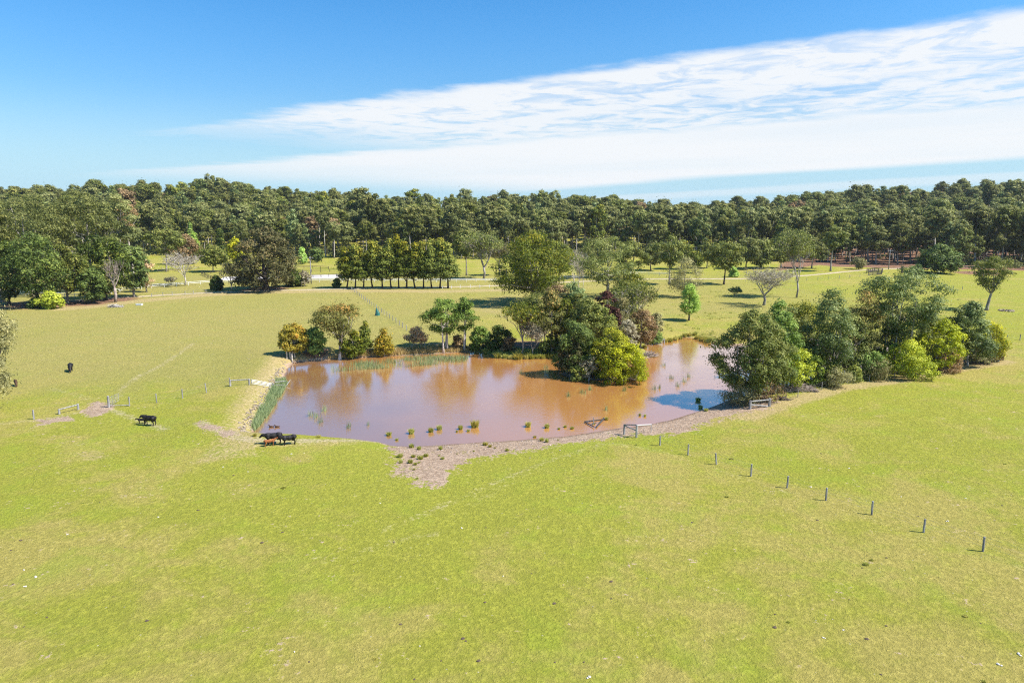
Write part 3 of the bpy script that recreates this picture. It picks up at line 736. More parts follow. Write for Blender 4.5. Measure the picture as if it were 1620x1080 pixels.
# --- row of upright trees
row_src = []
rowx = [548, 562, 575, 590, 605, 619, 631, 643, 657, 670, 683, 696, 709]
rowt = [390, 384, 389, 376, 386, 377, 372, 378, 380, 378, 378, 376, 381]
ords = ['first', 'second', 'third', 'fourth', 'fifth', 'sixth', 'seventh', 'eighth', 'ninth', 'tenth', 'eleventh', 'twelfth', 'thirteenth']
for k, (x, t_) in enumerate(zip(rowx, rowt)):
    p = gp(x, 456); H = top_h(p, t_)
    lab = ('leftmost, widest tree of the upright row on the driveway' if k == 0 else 'rightmost tree of the upright row on the driveway' if k == 12 else f'{ords[k]} tree from the left in the upright row on the driveway')
    if k < 5:
        geo = tree_geo(300 + k, 15.0, 6.0 if k else 7.0, **{**STYLE['column'], 'lean': 0.15 * math.sin(k * 2.3), 'leaves': 4500, 'leaf': 0.55, 'cb': 0.2, 'tipbias': 0.6, 'clumps': 40, 'cr': 0.17, 'trunk_r': 0.26})
        r = place_tree('native_cypress', lab, 'tree', tuple(p), geo, DARK_BARK, LM['olive'], 0, 'upright trees planted in a row along the driveway', (1.12, 1.12, H / 15.0)); row_src.append(r)
    else:
        copy_tree(row_src[k % 5], tuple(p), k * 1.7, (1.12 + 0.16 * math.sin(k * 1.9), 1.1 + 0.1 * math.cos(k), H / 15.0), lab)
T('shrub', 533, 455, 441, 14, 'deep', 'small dark shrub at the left foot of the upright row', name='shrub', cat='shrub', leaves=600)
# --- trees behind and right of the row
BARE(765, 442, 368, 58, 'spreading half bare gum right of the upright row', levels=4, leafc='gum', nleaf=2600, leaf=0.55, r=0.4)
BARE(790, 436, 385, 34, 'thin half bare gum behind the spreading one', levels=4, leafc='sedge', nleaf=1200, leaf=0.5)
T('opengum', 738, 436, 365, 44, 'gum', 'gum with dark straight trunk just right of the upright row', leaves=2600)
# --- far side of the pond, left
T('dense', 466, 564, 511, 46, 'gold', 'golden orange leafed tree at the far left corner of pond', name='wattle_tree', leaves=5500, leaf=0.3, bark=GREY_BARK, cb=0.12)
T('dense', 499, 562, 518, 38, 'green', 'dark green tree between the golden tree and white trunked gum', name='shade_tree', leaves=5000, leaf=0.3, cb=0.06, bark=DARK_BARK)
T('opengum', 537, 564, 480, 74, 'rust', 'white trunked gum with orange new growth on far bank', leaves=5500, leaf=0.3, bark=PALE_BARK, cb=0.38, clumps=24, cr=0.15, limbs=8, trunk_r=0.3, fork=0.3, tipbias=0.5)
T('dense', 558, 561, 522, 36, 'olive', 'yellow green tree right of the white trunked gum', name='wattle_tree', leaves=3500, leaf=0.3, cb=0.06)
T('cone', 579, 556, 506, 25, 'olive', 'slim conical green tree on the far bank', name='wattle_tree', leaves=2600, leaf=0.28, cb=0.1)
T('cone', 608, 560, 519, 36, 'gold', 'low cone shaped green tree with golden right side', name='wattle_tree', leaves=3200, leaf=0.28, cb=0.04)
T('shrub', 658, 549, 519, 34, 'pink', 'pinkish brown shrub at the end of the diagonal fence', name='shrub', cat='shrub', leaves=2300, leaf=0.26, cb=0.2)
T('gum', 702, 555, 467, 62, 'green', 'twin stemmed bright green gum on the far bank', leaves=5500, leaf=0.32, stems=3, bark=PALE_BARK, cb=0.32, clumps=26, cr=0.15, trunk_r=0.35)
T('gum', 734, 552, 470, 48, 'green', 'green gum close behind the twin stemmed gum', leaves=4200, leaf=0.32, cb=0.36, bark=PALE_BARK, stems=2, clumps=22, cr=0.15, trunk_r=0.3)
T('shrub', 724, 551, 530, 22, 'brown', 'dark brown shrub under the two green gums', name='shrub', cat='shrub', leaves=1400, leaf=0.26)
T('dome', 760, 553, 516, 38, 'green', 'fresh green bush right of the two green gums', name='shrub', cat='shrub', leaves=4200, leaf=0.28)
T('dome', 789, 552, 514, 42, 'deep', 'dark green bush left of the grey twiggy trees', name='shrub', cat='shrub', leaves=4500, leaf=0.28)
T('shrub', 806, 556, 532, 26, 'brown', 'low shadowy brown shrub at the foot of the twiggy trees', name='shrub', cat='shrub', leaves=1500, leaf=0.26)
# --- big gums beyond the pond
T('gum', 846, 480, 370, 136, 'olive', 'very large yellow green gum behind the pond thicket', leaves=17000, leaf=0.5, cb=0.10, clumps=75, cr=0.095, trunk_r=0.75, limbs=9)
T('gum', 962, 470, 374, 104, 'gum', 'large open gum right of the very large yellow green gum', leaves=7000, leaf=0.46, cb=0.25, clumps=50, cr=0.10, trunk_r=0.55, limbs=9)
T('wispy', 1000, 472, 432, 50, 'olive', 'low spreading olive crown right of the large open gum', name='shade_tree', leaves=2500)
for q, (x, yb, yt, w) in enumerate([(908, 458, 392, 20), (922, 456, 398, 18), (915, 462, 410, 22)]):
    BARE(x, yb, yt, w, ['tallest pale white bare sapling before the sandy cutting', 'pale bare sapling right of the tallest by the sandy cutting', 'short pale bare sapling in front of the sandy cutting'][q], bark=PALE_BARK, levels=4, leafc='haze', nleaf=260, leaf=0.35, r=0.22)
for q, (x, yb, yt, w, lc, lab) in enumerate([
    (822, 446, 398, 42, 'olive', 'olive gum by the driveway left of the very large gum'), (884, 444, 384, 52, 'gum', 'gum between the very large gum and the pale saplings'), (936, 440, 378, 54, 'forest', 'gum behind the pale saplings at the sandy cutting'),
    (1000, 442, 382, 52, 'gum', 'gum behind the right shoulder of the large open gum'), (1030, 428, 386, 40, 'forest', 'gum at the forest edge left of the umbrella crowned gum'), (1078, 426, 382, 40, 'olive', 'olive gum behind the umbrella crowned gum'),
    (1118, 424, 384, 38, 'gum', 'gum between umbrella crowned and flat topped gums'), (1180, 426, 376, 46, 'forest', 'gum right behind the flat topped driveway gum'), (1236, 424, 370, 44, 'gum', 'gum left of the tall thin crowned gum at forest edge'), (1284, 424, 376, 40, 'forest', 'gum right of the tall thin crowned gum at forest edge')]):
    T('gum', x, yb, yt, w, lc, lab, leaves=2600, cb=0.20 + 0.03 * (q % 4), clumps=26, bark=[GREY_BARK, DARK_BARK, PALE_BARK][q % 3])
# --- thicket on the far bank, centre
BARE(826, 560, 478, 62, 'grey twiggy tree with yellow green top by the pond', leafc='olive', nleaf=2600, leaf=0.3, levels=4, r=0.2, fork=0.3)
BARE(842, 562, 500, 44, 'low silvery twiggy tree leaning over the tussocks', leafc='haze', nleaf=1500, leaf=0.25, levels=5, kids=3, r=0.15, fork=0.15)
T('gum', 868, 558, 458, 48, 'rust', 'slender gum with reddish brown crown in the thicket', leaves=3600, leaf=0.32, stems=3, cb=0.22, fill=0.2)
T('gum', 890, 556, 470, 38, 'olive', 'slender olive gum between reddish gum and dark round tree', leaves=3000, leaf=0.32, stems=3, cb=0.25)
T('gum', 905, 548, 446, 44, 'blue', 'blue green gum behind the dark round tree', leaves=3600, leaf=0.34, cb=0.3)
T('dense', 929, 563, 471, 64, 'gum', 'large dark round topped tree behind the island', name='shade_tree', leaves=10500, leaf=0.30, cb=0.1, clumps=70, cr=0.12)
T('gum', 958, 545, 456, 34, 'plum', 'dark plum red leafed tree behind the island', name='plum_tree', leaves=3000, leaf=0.34, cb=0.3)
T('dense', 974, 548, 485, 22, 'plum', 'small plum red tree beside the larger red one', name='plum_tree', leaves=1500, leaf=0.32)
BARE(1000, 540, 450, 76, 'thin pale limbed gum with few leaves behind the purple tree', bark=PALE_BARK, leafc='gum', nleaf=2200, leaf=0.34, levels=4, r=0.2)
T('wispy', 985, 545, 470, 40, 'sedge', 'soft grey green tree behind the yellow island dome', name='shade_tree', leaves=2200, leaf=0.34)
T('dense', 1013, 549, 490, 50, 'brown', 'purplish brown dense tree beside the pond brace', name='shade_tree', leaves=5500, leaf=0.28, cb=0.12, bark=GREY_BARK)
T('dense', 1037, 540, 494, 26, 'sedge', 'olive tree behind the pond brace', name='shade_tree', leaves=2400, leaf=0.28)
T('shrub', 1034, 543, 520, 26, 'green', 'fresh green shrub touching the pond brace', name='shrub', cat='shrub', leaves=1600, leaf=0.26)
T('shrub', 872, 560, 535, 36, 'deep', 'dark undergrowth bush below the reddish gum', name='shrub', cat='shrub', leaves=2200, leaf=0.28)
T('shrub', 900, 562, 540, 32, 'deep', 'dark bush below the blue green gum', name='shrub', cat='shrub', leaves=1800, leaf=0.28)
T('gum', 846, 552, 462, 52, 'gum', 'tall grey green gum behind the grey twiggy trees', leaves=4500, leaf=0.3, cb=0.25, stems=2)
T('gum', 882, 548, 450, 48, 'brown', 'tall brownish gum between the grey green and blue green gums', leaves=3800, leaf=0.3, cb=0.25, stems=2)
T('gum', 915, 552, 462, 50, 'gum', 'gum rising behind the left shoulder of the island', leaves=4500, leaf=0.3, cb=0.12, stems=2)
T('dense', 948, 560, 482, 52, 'olive', 'olive tree filling the middle of the thicket behind the island', name='shade_tree', leaves=5500, leaf=0.28, cb=0.05)
T('gum', 985, 520, 440, 56, 'gum', 'open grey green gum over the purplish brown tree', leaves=4200, leaf=0.34, cb=0.22)
T('dense', 992, 552, 505, 34, 'haze', 'grey half dead tree left of purplish brown tree', name='shade_tree', leaves=2600, leaf=0.26)
# --- island
T('dense', 914, 592, 505, 54, 'deep', 'dark green tree forming the back left of the island', name='island_tree', leaves=9500, leaf=0.27, cb=0.03, clumps=60, bark=DARK_BARK)
T('dome', 902, 594, 534, 40, 'fig', 'very dark bush on the left shore of the island', name='shrub', cat='shrub', leaves=4200, leaf=0.25)
T('dome', 966, 598, 519, 74, 'olime', 'olive green domed tree at the top of the island', name='island_tree', leaves=11000, leaf=0.24, clumps=70, cr=0.10)
T('dome', 984, 605, 541, 88, 'lime', 'bright yellow green domed shrub on front of island', name='island_tree', leaves=15000, leaf=0.21, clumps=95, cr=0.085, tipbias=0.45)
T('wispy', 931, 603, 560, 32, 'haze', 'grey twiggy bush at the front of the island', name='shrub', cat='shrub', leaves=3000, leaf=0.2, clumps=24)
T('shrub', 884, 590, 560, 22, 'olive', 'yellow green sprig leaning out on the left of island', name='shrub', cat='shrub', leaves=1300, leaf=0.24, cb=0.3)
T('shrub', 918, 604, 572, 24, 'olive', 'small olive bush between dark bush and grey bush on island', name='shrub', cat='shrub', leaves=1500, leaf=0.22)
T('shrub', 1003, 603, 580, 26, 'pink', 'dry pinkish twigs at the right foot of the island', name='shrub', cat='shrub', leaves=1300, leaf=0.2)
# --- right paddock beyond the pond
T('dense', 1090, 507, 450, 38, 'bright', 'bright spring green small tree alone in the paddock', name='willow_tree', leaves=4500, leaf=0.3, cb=0.2, bark=DARK_BARK, prof='egg', trunk_r=0.2)
T('wispy', 1082, 470, 412, 58, 'sedge', 'grey olive bushy tree behind the bright spring green tree', name='shade_tree', leaves=4500, leaf=0.42)
T('opengum', 1059, 450, 374, 56, 'gum', 'umbrella crowned gum by the driveway left of grey olive tree', leaves=3600, cb=0.35, clumps=30)
T('gum', 1100, 432, 398, 30, 'olive', 'small olive tree behind the driveway right of umbrella gum', name='shade_tree', leaves=1500)
T('opengum', 1145, 450, 384, 66, 'gum', 'wide flat topped gum beside the driveway', leaves=4500, cb=0.3, clumps=34, bark=DARK_BARK)
T('shrub', 1160, 438, 421, 15, 'bright', 'small bright green tree just behind the flat topped gum', name='garden_tree', leaves=700)
BARE(1208, 483, 420, 68, 'bare grey rounded tree in the right paddock', levels=5, kids=3, leafc='haze', nleaf=1400, leaf=0.3, r=0.3, fork=0.22)
T('dense', 1203, 425, 376, 46, 'gum', 'green tree behind the bare grey rounded tree', name='shade_tree', leaves=2600)
BARE(1260, 471, 361, 66, 'tall thin crowned gum with long bare lower limbs', leafc='gum', nleaf=3400, leaf=0.42, levels=4, r=0.42, fork=0.22)
T('opengum', 1314, 429, 361, 42, 'gum', 'small crowned gum at the bend of the driveway', leaves=2300, cb=0.5)
T('wispy', 1358, 426, 408, 22, 'sedge', 'scrubby olive bush at the forest edge by driveway', name='shrub', cat='shrub', leaves=900)
T('dense', 1484, 432, 390, 62, 'deep', 'very dark broad bush at the forest edge', name='shade_tree', leaves=6500, bark=DARK_BARK)
T('dome', 1449, 438, 419, 22, 'blue', 'small blue green shrub near the dark timber yard', name='shrub', cat='shrub', leaves=1200)
T('opengum', 1560, 491, 402, 62, 'gum', 'lone gum with low side limb in right paddock', leaves=4500, leaf=0.38, cb=0.32, clumps=32, cr=0.12, trunk_r=0.42, limbs=9, fork=0.2)
BARE(1162, 468, 454, 18, 'small grey green shrub left of bare rounded tree', name='shrub', cat='shrub', leafc='blue', nleaf=900, leaf=0.3, levels=3, fork=0.1)
# --- right group on the pond bank
T('dense', 1186, 634, 490, 112, 'gum', 'very broad dark green tree nearest the pond corner', name='shade_tree', seed=905, leaves=21000, leaf=0.24, cb=0.10, clumps=95, cr=0.095, limbs=10, stems=3, droop=0.7, trunk_r=0.4)
T('dense', 1222, 622, 477, 74, 'green', 'tall green tree behind the very broad one at pond corner', name='shade_tree', leaves=12000, leaf=0.24, cb=0.15, clumps=70, cr=0.11, stems=3, droop=0.7, trunk_r=0.35)
T('gum', 1262, 604, 472, 66, 'olive', 'olive gold gum third along the right pond bank', leaves=8500, leaf=0.26, cb=0.18, clumps=50, tipbias=0.6, stems=2)
T('gum', 1306, 606, 459, 72, 'blue', 'tall blue green gum in the middle of right bank trees', leaves=9500, leaf=0.26, cb=0.2, clumps=55, stems=2, prof='egg')
T('gum', 1358, 592, 462, 68, 'rust', 'gum with golden tip right of tall blue green gum', leaves=8000, leaf=0.26, cb=0.18, clumps=50, prof='egg', tipbias=0.7)
T('opengum', 1422, 590, 426, 100, 'blue', 'tallest silvery leafed gum of the right bank trees', leaves=12000, leaf=0.28, cb=0.35, clumps=62, cr=0.10, stems=4, limbs=10, trunk_r=0.4)
T('gum', 1398, 588, 500, 46, 'deep', 'dark green tree under the tallest silvery gum', name='shade_tree', leaves=4000, leaf=0.26, cb=0.12)
T('dome', 1433, 596, 541, 72, 'lime', 'low bright yellow green bush below the tallest silvery gum', name='wattle_tree', leaves=9500, leaf=0.23, clumps=60, cr=0.10)
T('dense', 1479, 588, 506, 60, 'lime', 'yellow green tree right of the low bright bush', name='wattle_tree', leaves=7000, leaf=0.25, clumps=46, cb=0.06)
T('gum', 1506, 580, 488, 44, 'blue', 'silvery olive tree behind the yellow green tree', leaves=4000, leaf=0.27, cb=0.12)
T('dense', 1530, 578, 474, 58, 'blue', 'silvery dark gum with pointed top near the right end', leaves=7500, leaf=0.27, clumps=46, cb=0.08, prof='egg')
T('dense', 1562, 571, 508, 42, 'flower', 'yellow flowering wattle at right end of bank trees', name='wattle_tree', leaves=4500, leaf=0.25, cb=0.08, tipbias=0.3)
T('dome', 1548, 574, 540, 40, 'sedge', 'tawny olive bush at the foot of the flowering wattle', name='shrub', cat='shrub', leaves=3000, leaf=0.23)
T('shrub', 1570, 570, 545, 26, 'brown', 'brown low bush at the very right end of the bank', name='shrub', cat='shrub', leaves=1500, leaf=0.23)
T('dense', 1274, 610, 556, 46, 'green', 'green bush in the gap right of the corner trees', name='shrub', cat='shrub', leaves=4500, leaf=0.23, cb=0.02)
T('dense', 1304, 608, 562, 40, 'olive', 'olive bush at the foot of the tall blue green gum', name='shrub', cat='shrub', leaves=3600, leaf=0.23, cb=0.02)
T('dense', 1372, 598, 554, 40, 'green', 'green bush at the foot of the golden tipped gum', name='shrub', cat='shrub', leaves=3600, leaf=0.23, cb=0.02)
T('wispy', 1320, 612, 582, 42, 'sedge', 'pale grey green bush beside the heap of branches', name='shrub', cat='shrub', leaves=3200, leaf=0.2, cb=0.02)
T('wispy', 1386, 600, 566, 42, 'sedge', 'olive twiggy bush in front of the golden tipped gum', name='shrub', cat='shrub', leaves=2800, leaf=0.2, cb=0.02)
T('dome', 1350, 603, 578, 26, 'olive', 'small yellow olive bush between two twiggy bushes', name='shrub', cat='shrub', leaves=1500, leaf=0.2)
T('dome', 1500, 588, 552, 36, 'pink', 'bush with pinkish orange dead patch in front of yellow green tree', name='shrub', cat='shrub', leaves=2400, leaf=0.22)
T('dense', 1254, 618, 545, 48, 'lime', 'yellow green leafy tree right of the tall green corner tree', name='wattle_tree', leaves=4200, leaf=0.23, cb=0.12)
T('wispy', 1170, 640, 606, 60, 'sedge', 'dry olive undergrowth behind the left timber brace', name='shrub', cat='shrub', leaves=3600, leaf=0.19, cb=0.0)
T('wispy', 1212, 634, 598, 50, 'brown', 'brownish undergrowth behind the right timber brace post', name='shrub', cat='shrub', leaves=3000, leaf=0.19, cb=0.0)

T('dense', 1246, 608, 488, 62, 'gum', 'green gum filling the gap before the olive gold gum', leaves=7500, leaf=0.25, cb=0.08, stems=2)
T('gum', 1286, 598, 474, 54, 'olive', 'olive gum close against the tall blue green gum', leaves=6000, leaf=0.26, cb=0.12, stems=2)
T('dense', 1332, 596, 492, 54, 'gum', 'shadowy green tree between blue green and golden tipped gums', name='shade_tree', leaves=5500, leaf=0.26, cb=0.06)
T('gum', 1386, 584, 476, 52, 'gum', 'green gum between golden tipped and tallest silvery gum', leaves=5500, leaf=0.27, cb=0.12)
T('dense', 1458, 584, 494, 56, 'gum', 'green tree behind the low bright bush and yellow green tree', name='shade_tree', leaves=5500, leaf=0.27, cb=0.06)
T('dense', 1500, 578, 502, 46, 'gum', 'green tree left of the pointed silvery gum', name='shade_tree', leaves=4500, leaf=0.27, cb=0.06)

# ------------------------------------------------------------------ the forest on the hill
def forest():
    rng = np.random.RandomState(5); pts = []
    edge_px = [-400, 0, 120, 200, 230, 400, 540, 760, 900, 940, 1150, 1250, 1320, 1460, 1620, 2100]
    edge_y = [300, 300, 345, 400, 372, 385, 358, 352, 372, 380, 352, 326, 322, 300, 286, 280]
    y = 275.0
    while y < 705:
        hw = y * 0.80 + 25; step = 11.0 if y < 480 else 13.5
        for x in np.arange(-hw, hw, step):
            xx = x + rng.uniform(-4, 4); yy = y + rng.uniform(-4, 4)
            e = np.interp(810 + FPX * xx / yy, edge_px, edge_y)
            if yy < e + rng.uniform(-4, 10): continue
            if yy > 560 and rng.rand() < 0.25: continue
            pts.append((xx, yy))
        y += step * 0.85
    pts = np.array(pts); z = ground_z(pts[:, 0], pts[:, 1])
    order = np.argsort(np.hypot(pts[:, 0], pts[:, 1]) + (np.abs(pts[:, 0] / pts[:, 1]) > 0.76) * 1e4)
    pts, z = pts[order], z[order]
    srcs = []
    specs = [(0.28, 'round', 9, 'forest'), (0.50, 'umbrella', 8.5, 'forest'), (0.22, 'egg', 8, 'forest'), (0.52, 'umbrella', 10, 'gum'), (0.28, 'round', 8, 'gum'), (0.35, 'round', 10, 'forest'), (0.25, 'round', 8.5, 'blue'), (0.52, 'umbrella', 7.5, 'forest'), (0.2, 'round', 9, 'olive'), (0.5, 'umbrella', 8, 'brown')]
    for k, (cb, pf, w, lm) in enumerate(specs):
        g = tree_geo(700 + k, 24.0, w * 1.2, cb=cb, prof=pf, clumps=40, cr=0.13, leaves=3800, leaf=0.95, trunk_r=0.36, limbs=5, droop=0.4, sides=5, flat=0.78, fill=0.25, wide=0.55, tipbias=0.35, loose=0.15)
        srcs.append((g, [GREY_BARK, PALE_BARK, GREY_BARK, PALE_BARK, DARK_BARK][k % 5], LM[lm], mesh_np('crown', g[1], [g[2]], [LM[lm]], attrs={'tint': g[3]}), g[0].mesh('trunk', [[GREY_BARK, PALE_BARK, GREY_BARK, PALE_BARK, DARK_BARK][k % 5]], smooth=True)))
    wt = np.array([3, 3, 2, 3, 2, 3, 1.5, 2, 1.0, 0.25]); wt /= wt.sum()
    ch = rng.choice(len(specs), size=len(pts), p=wt)
    sc = 0.52 + 0.66 * rng.beta(1.6, 1.7, len(pts)); sc *= np.where(rng.rand(len(pts)) < 0.07, 1.22, 1.0); sc *= 1 + 0.12 * vnoise(pts[:, 0], pts[:, 1], 0.05, 31); rz = rng.uniform(0, 6.28, len(pts)); wd = rng.uniform(0.9, 1.3, len(pts))
    zones = [(-1e4, 130, 'behind the dense left clump of driveway trees'), (130, 235, 'behind the dead grey trunk'), (235, 335, 'behind the left garden'), (335, 480, 'behind the great dark fig'), (480, 620, 'behind the left half of the upright row'),
             (620, 725, 'behind the right half of the upright row'), (725, 800, 'behind the half bare gums right of the row'), (800, 905, 'behind the very large yellow green gum'), (905, 1030, 'behind the pale saplings and large open gum'), (1030, 1120, 'behind the umbrella crowned gum'),
             (1120, 1235, 'behind the flat topped driveway gum'), (1235, 1340, 'behind the tall thin crowned gum'), (1340, 1450, 'above the red brown leaf litter'), (1450, 1530, 'behind the very dark broad bush'), (1530, 1e4, 'behind the lone paddock gum')]
    kinds = ['round crowned', 'flat crowned', 'narrow crowned', 'wide flat crowned', 'yellowish round crowned', 'broad crowned', 'silvery leaved', 'small flat crowned', 'olive leaved', 'brownish thin crowned']
    N = 295
    for k in range(N):
        x, y = pts[k]; a = 810 + FPX * x / y; zz = [s for lo, hi, s in zones if lo <= a < hi][0]
        e = np.interp(a, edge_px, edge_y); where = 'at the forest edge' if y < e + 16 else 'inside the forest'
        r = empty('forest_gum', (x, y, z[k]), f'{kinds[ch[k]]} gum {where} {zz}', 'tree', 'gum trees of the forest behind the paddocks', rz[k])
        r.scale = (sc[k] * wd[k], sc[k] * wd[k], sc[k])
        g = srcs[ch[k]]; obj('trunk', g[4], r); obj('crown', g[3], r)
    # the deeper forest: one mass, instanced on points
    col = bpy.data.collections.new('forest_sources')
    for k, g in enumerate(srcs):
        G, V, F, Tt = g[0]; q = np.concatenate(G.Q); t_ = np.concatenate(G.T) if G.T else np.zeros((0, 3), int); V0 = np.concatenate(G.V)
        nq = len(q); nt_ = len(t_)
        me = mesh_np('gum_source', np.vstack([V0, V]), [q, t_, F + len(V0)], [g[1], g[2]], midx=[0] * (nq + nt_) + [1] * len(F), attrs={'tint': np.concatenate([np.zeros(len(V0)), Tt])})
        o = bpy.data.objects.new('gum_source_%02d' % k, me); col.objects.link(o)
    rp = pts[N:]; n = len(rp)
    me = bpy.data.meshes.new('deep_forest'); me.vertices.add(n); me.vertices.foreach_set('co', np.column_stack([rp, z[N:]]).astype(np.float32).ravel())
    a = me.attributes.new('pick', 'INT', 'POINT'); a.data.foreach_set('value', ch[N:].astype(np.int32))
    a = me.attributes.new('size', 'FLOAT_VECTOR', 'POINT'); a.data.foreach_set('vector', np.column_stack([sc[N:] * wd[N:], sc[N:] * wd[N:], sc[N:]]).astype(np.float32).ravel())
    a = me.attributes.new('spin', 'FLOAT_VECTOR', 'POINT'); a.data.foreach_set('vector', np.column_stack([np.zeros(n), np.zeros(n), rz[N:]]).astype(np.float32).ravel())
    o = obj('deep_forest', me); tag(o, kind='stuff', label='mass of gum trees covering the hill behind the paddocks', cat='forest')
    ng = bpy.data.node_groups.new('forest_scatter', 'GeometryNodeTree')
    ng.interface.new_socket('Geometry', in_out='INPUT', socket_type='NodeSocketGeometry'); ng.interface.new_socket('Geometry', in_out='OUTPUT', socket_type='NodeSocketGeometry')
    gi = ng.nodes.new('NodeGroupInput'); go = ng.nodes.new('NodeGroupOutput'); L = ng.links.new
    ci = ng.nodes.new('GeometryNodeCollectionInfo'); ci.inputs['Collection'].default_value = col; ci.inputs['Separate Children'].default_value = True; ci.inputs['Reset Children'].default_value = True
    ip = ng.nodes.new('GeometryNodeInstanceOnPoints'); ip.inputs['Pick Instance'].default_value = True
    def na(nm, dt):
        q = ng.nodes.new('GeometryNodeInputNamedAttribute'); q.data_type = dt; q.inputs['Name'].default_value = nm; return q.outputs['Attribute']
    L(gi.outputs[0], ip.inputs['Points']); L(ci.outputs[0], ip.inputs['Instance']); L(na('pick', 'INT'), ip.inputs['Instance Index'])
    L(na('spin', 'FLOAT_VECTOR'), ip.inputs['Rotation']); L(na('size', 'FLOAT_VECTOR'), ip.inputs['Scale']); L(ip.outputs[0], go.inputs[0])
    mod = o.modifiers.new('scatter', 'NODES'); mod.node_group = ng
    # understorey along the forest edge
    rng = np.random.RandomState(8); VV, FF, TT = [], [], []; b = 0
    for k in range(900):
        a = rng.uniform(-80, 1700); e = np.interp(a, edge_px, edge_y) + rng.uniform(0, 60); x = (a - 810) / FPX * e
        if 1250 < a < 1460 and (rng.rand() < 0.75 or e < 345): continue
        c = np.array([x, e, float(ground_z(x, e))]); w = rng.uniform(1.6, 4.2); h = rng.uniform(1.5, 6.5); m_ = 70
        D = rng.normal(size=(m_, 3)); D /= np.linalg.norm(D, axis=1)[:, None]; D[:, 2] = np.abs(D[:, 2])
        P = c + D * (w, w, h) * (rng.rand(m_) ** 0.4)[:, None]
        V, F = leaf_quads(P, D + (0, 0, .4) + rng.normal(size=(m_, 3)) * .4, 1.15 * rng.uniform(.6, 1.3, m_), rng)
        VV.append(V); FF.append(F + b); b += len(V); TT.append(np.full(len(V), rng.rand() * 0.8))
    tag(obj('understorey', mesh_np('understorey', np.concatenate(VV), [np.concatenate(FF)], [LM['forest']], attrs={'tint': np.concatenate(TT)})), kind='stuff', label='scrubby undergrowth along the forest edge', cat='undergrowth')
    print('forest', len(pts))


forest()

# ------------------------------------------------------------------ fences
def post(parent, p, h, r, m, lean=(0, 0), sides=7, name='post', square=False):
    g = Geo(); p = np.asarray(p, float); t_ = p + np.array([lean[0] * h, lean[1] * h, h])
    g.tube([p - (0, 0, 0.25), t_ - (0, 0, 0.03), t_], [r, r, r * 0.8], 4 if square else sides)
    return obj(name, g.mesh(name, [m], smooth=False), parent)


def bar(parent, a, b, r, m, name='rail', sides=6):
    g = Geo(); g.tube([a, (np.asarray(a) + np.asarray(b)) / 2, b], [r, r, r], sides)
    return obj(name, g.mesh(name, [m]), parent)


def loc0(pts):
    return np.mean(np.array(pts), axis=0)


def line_fence(name, label, pxs, h, r, m, wires=(0.95, 0.65, 0.35), leans=None, group=None, wr=0.004, cat='fence'):
    P = [gp(*q) for q in pxs]; o = empty(name, tuple(P[0]), label, cat, group); O = np.array(P[0])
    for k, p in enumerate(P):
        post(o, p - O, h * (0.94 + 0.1 * ((k * 37) % 7) / 7), r, m, (leans or {}).get(k, (0.02 * math.sin(k * 3.1), 0.02 * math.cos(k * 2.3))))
    for w in wires:
        g = Geo()
        for a, b in zip(P[:-1], P[1:]): g.tube([a - O + (0, 0, w * h), b - O + (0, 0, w * h)], [wr, wr], 3, cap=False)
        obj('wire', g.mesh('wire', [WIRE]), o)
    return o


def lerp_posts(a, b, n):
    A, B = gp(*a), gp(*b); out = []
    for k in range(n):
        q = A + (B - A) * k / (n - 1); q[2] = float(ground_z(q[0], q[1])); out.append(project(q))
    return out


def rail_fence(name, label, px_nodes, spacing, h, m, rails=(0.95, 0.55), rr=0.05, pr=0.07, cat='fence'):
    nodes = [gp(*q) for q in px_nodes]; pts = []
    for a, b in zip(nodes[:-1], nodes[1:]):
        k = max(1, round(np.linalg.norm(b - a) / spacing))
        for q in range(k): pts.append(a + (b - a) * q / k)
    pts.append(nodes[-1])
    for p in pts: p[2] = float(ground_z(p[0], p[1]))
    O = pts[0].copy(); o = empty(name, tuple(O), label, cat)
    for p in pts: post(o, p - O, h, pr, m, square=True)
    for a, b in zip(pts[:-1], pts[1:]):
        for f in rails:
            g = Geo(); d = b - a; L = np.linalg.norm(d); g.tube([a - O + (0, 0, f * h), b - O + (0, 0, f * h)], [rr, rr], 4); obj('rail', g.mesh('rail', [m]), o)
    return o


line_fence('post_and_wire_fence', 'line of single grey posts crossing the right foreground pasture', [(1044, 704.5), (1088.4, 719.3), (1133.8, 734.5), (1188, 753), (1245, 771.4), (1306.5, 791.5), (1379, 814), (1461, 841.7), (1555, 872), (1668, 908)], 1.10, 0.075, POST_GREY, leans={2: (-0.13, 0), 3: (0, 0), 4: (0.04, 0)})
line_fence('post_and_wire_fence', 'long diagonal fence of close thin posts running to the upright row', lerp_posts((556, 459), (643, 523), 24), 1.15, 0.075, POST_GREY)
line_fence('post_and_wire_fence', 'sparse posts on left pasture ending at the timber gate', [(205, 642), (248, 637), (289, 630), (327, 621), (364, 611)], 1.2, 0.07, POST_GREY, leans={3: (-0.10, 0.02)})
line_fence('post_and_wire_fence', 'fence posts in the right paddock left of the lone gum', [(1465, 452), (1473, 453.5), (1482.6, 454.5), (1495.5, 455.5), (1508.5, 456.5), (1522.4, 458)], 1.1, 0.08, POST_GREY)
line_fence('post_and_wire_fence', 'fence posts at right edge beyond the lone gum', [(1593, 539), (1613.5, 538), (1636, 537)], 1.15, 0.07, POST_GREY)
line_fence('post_and_wire_fence', 'short posts along the near side of driveway at right', lerp_posts((1240, 447), (1376, 437), 9), 1.1, 0.08, POST_GREY)
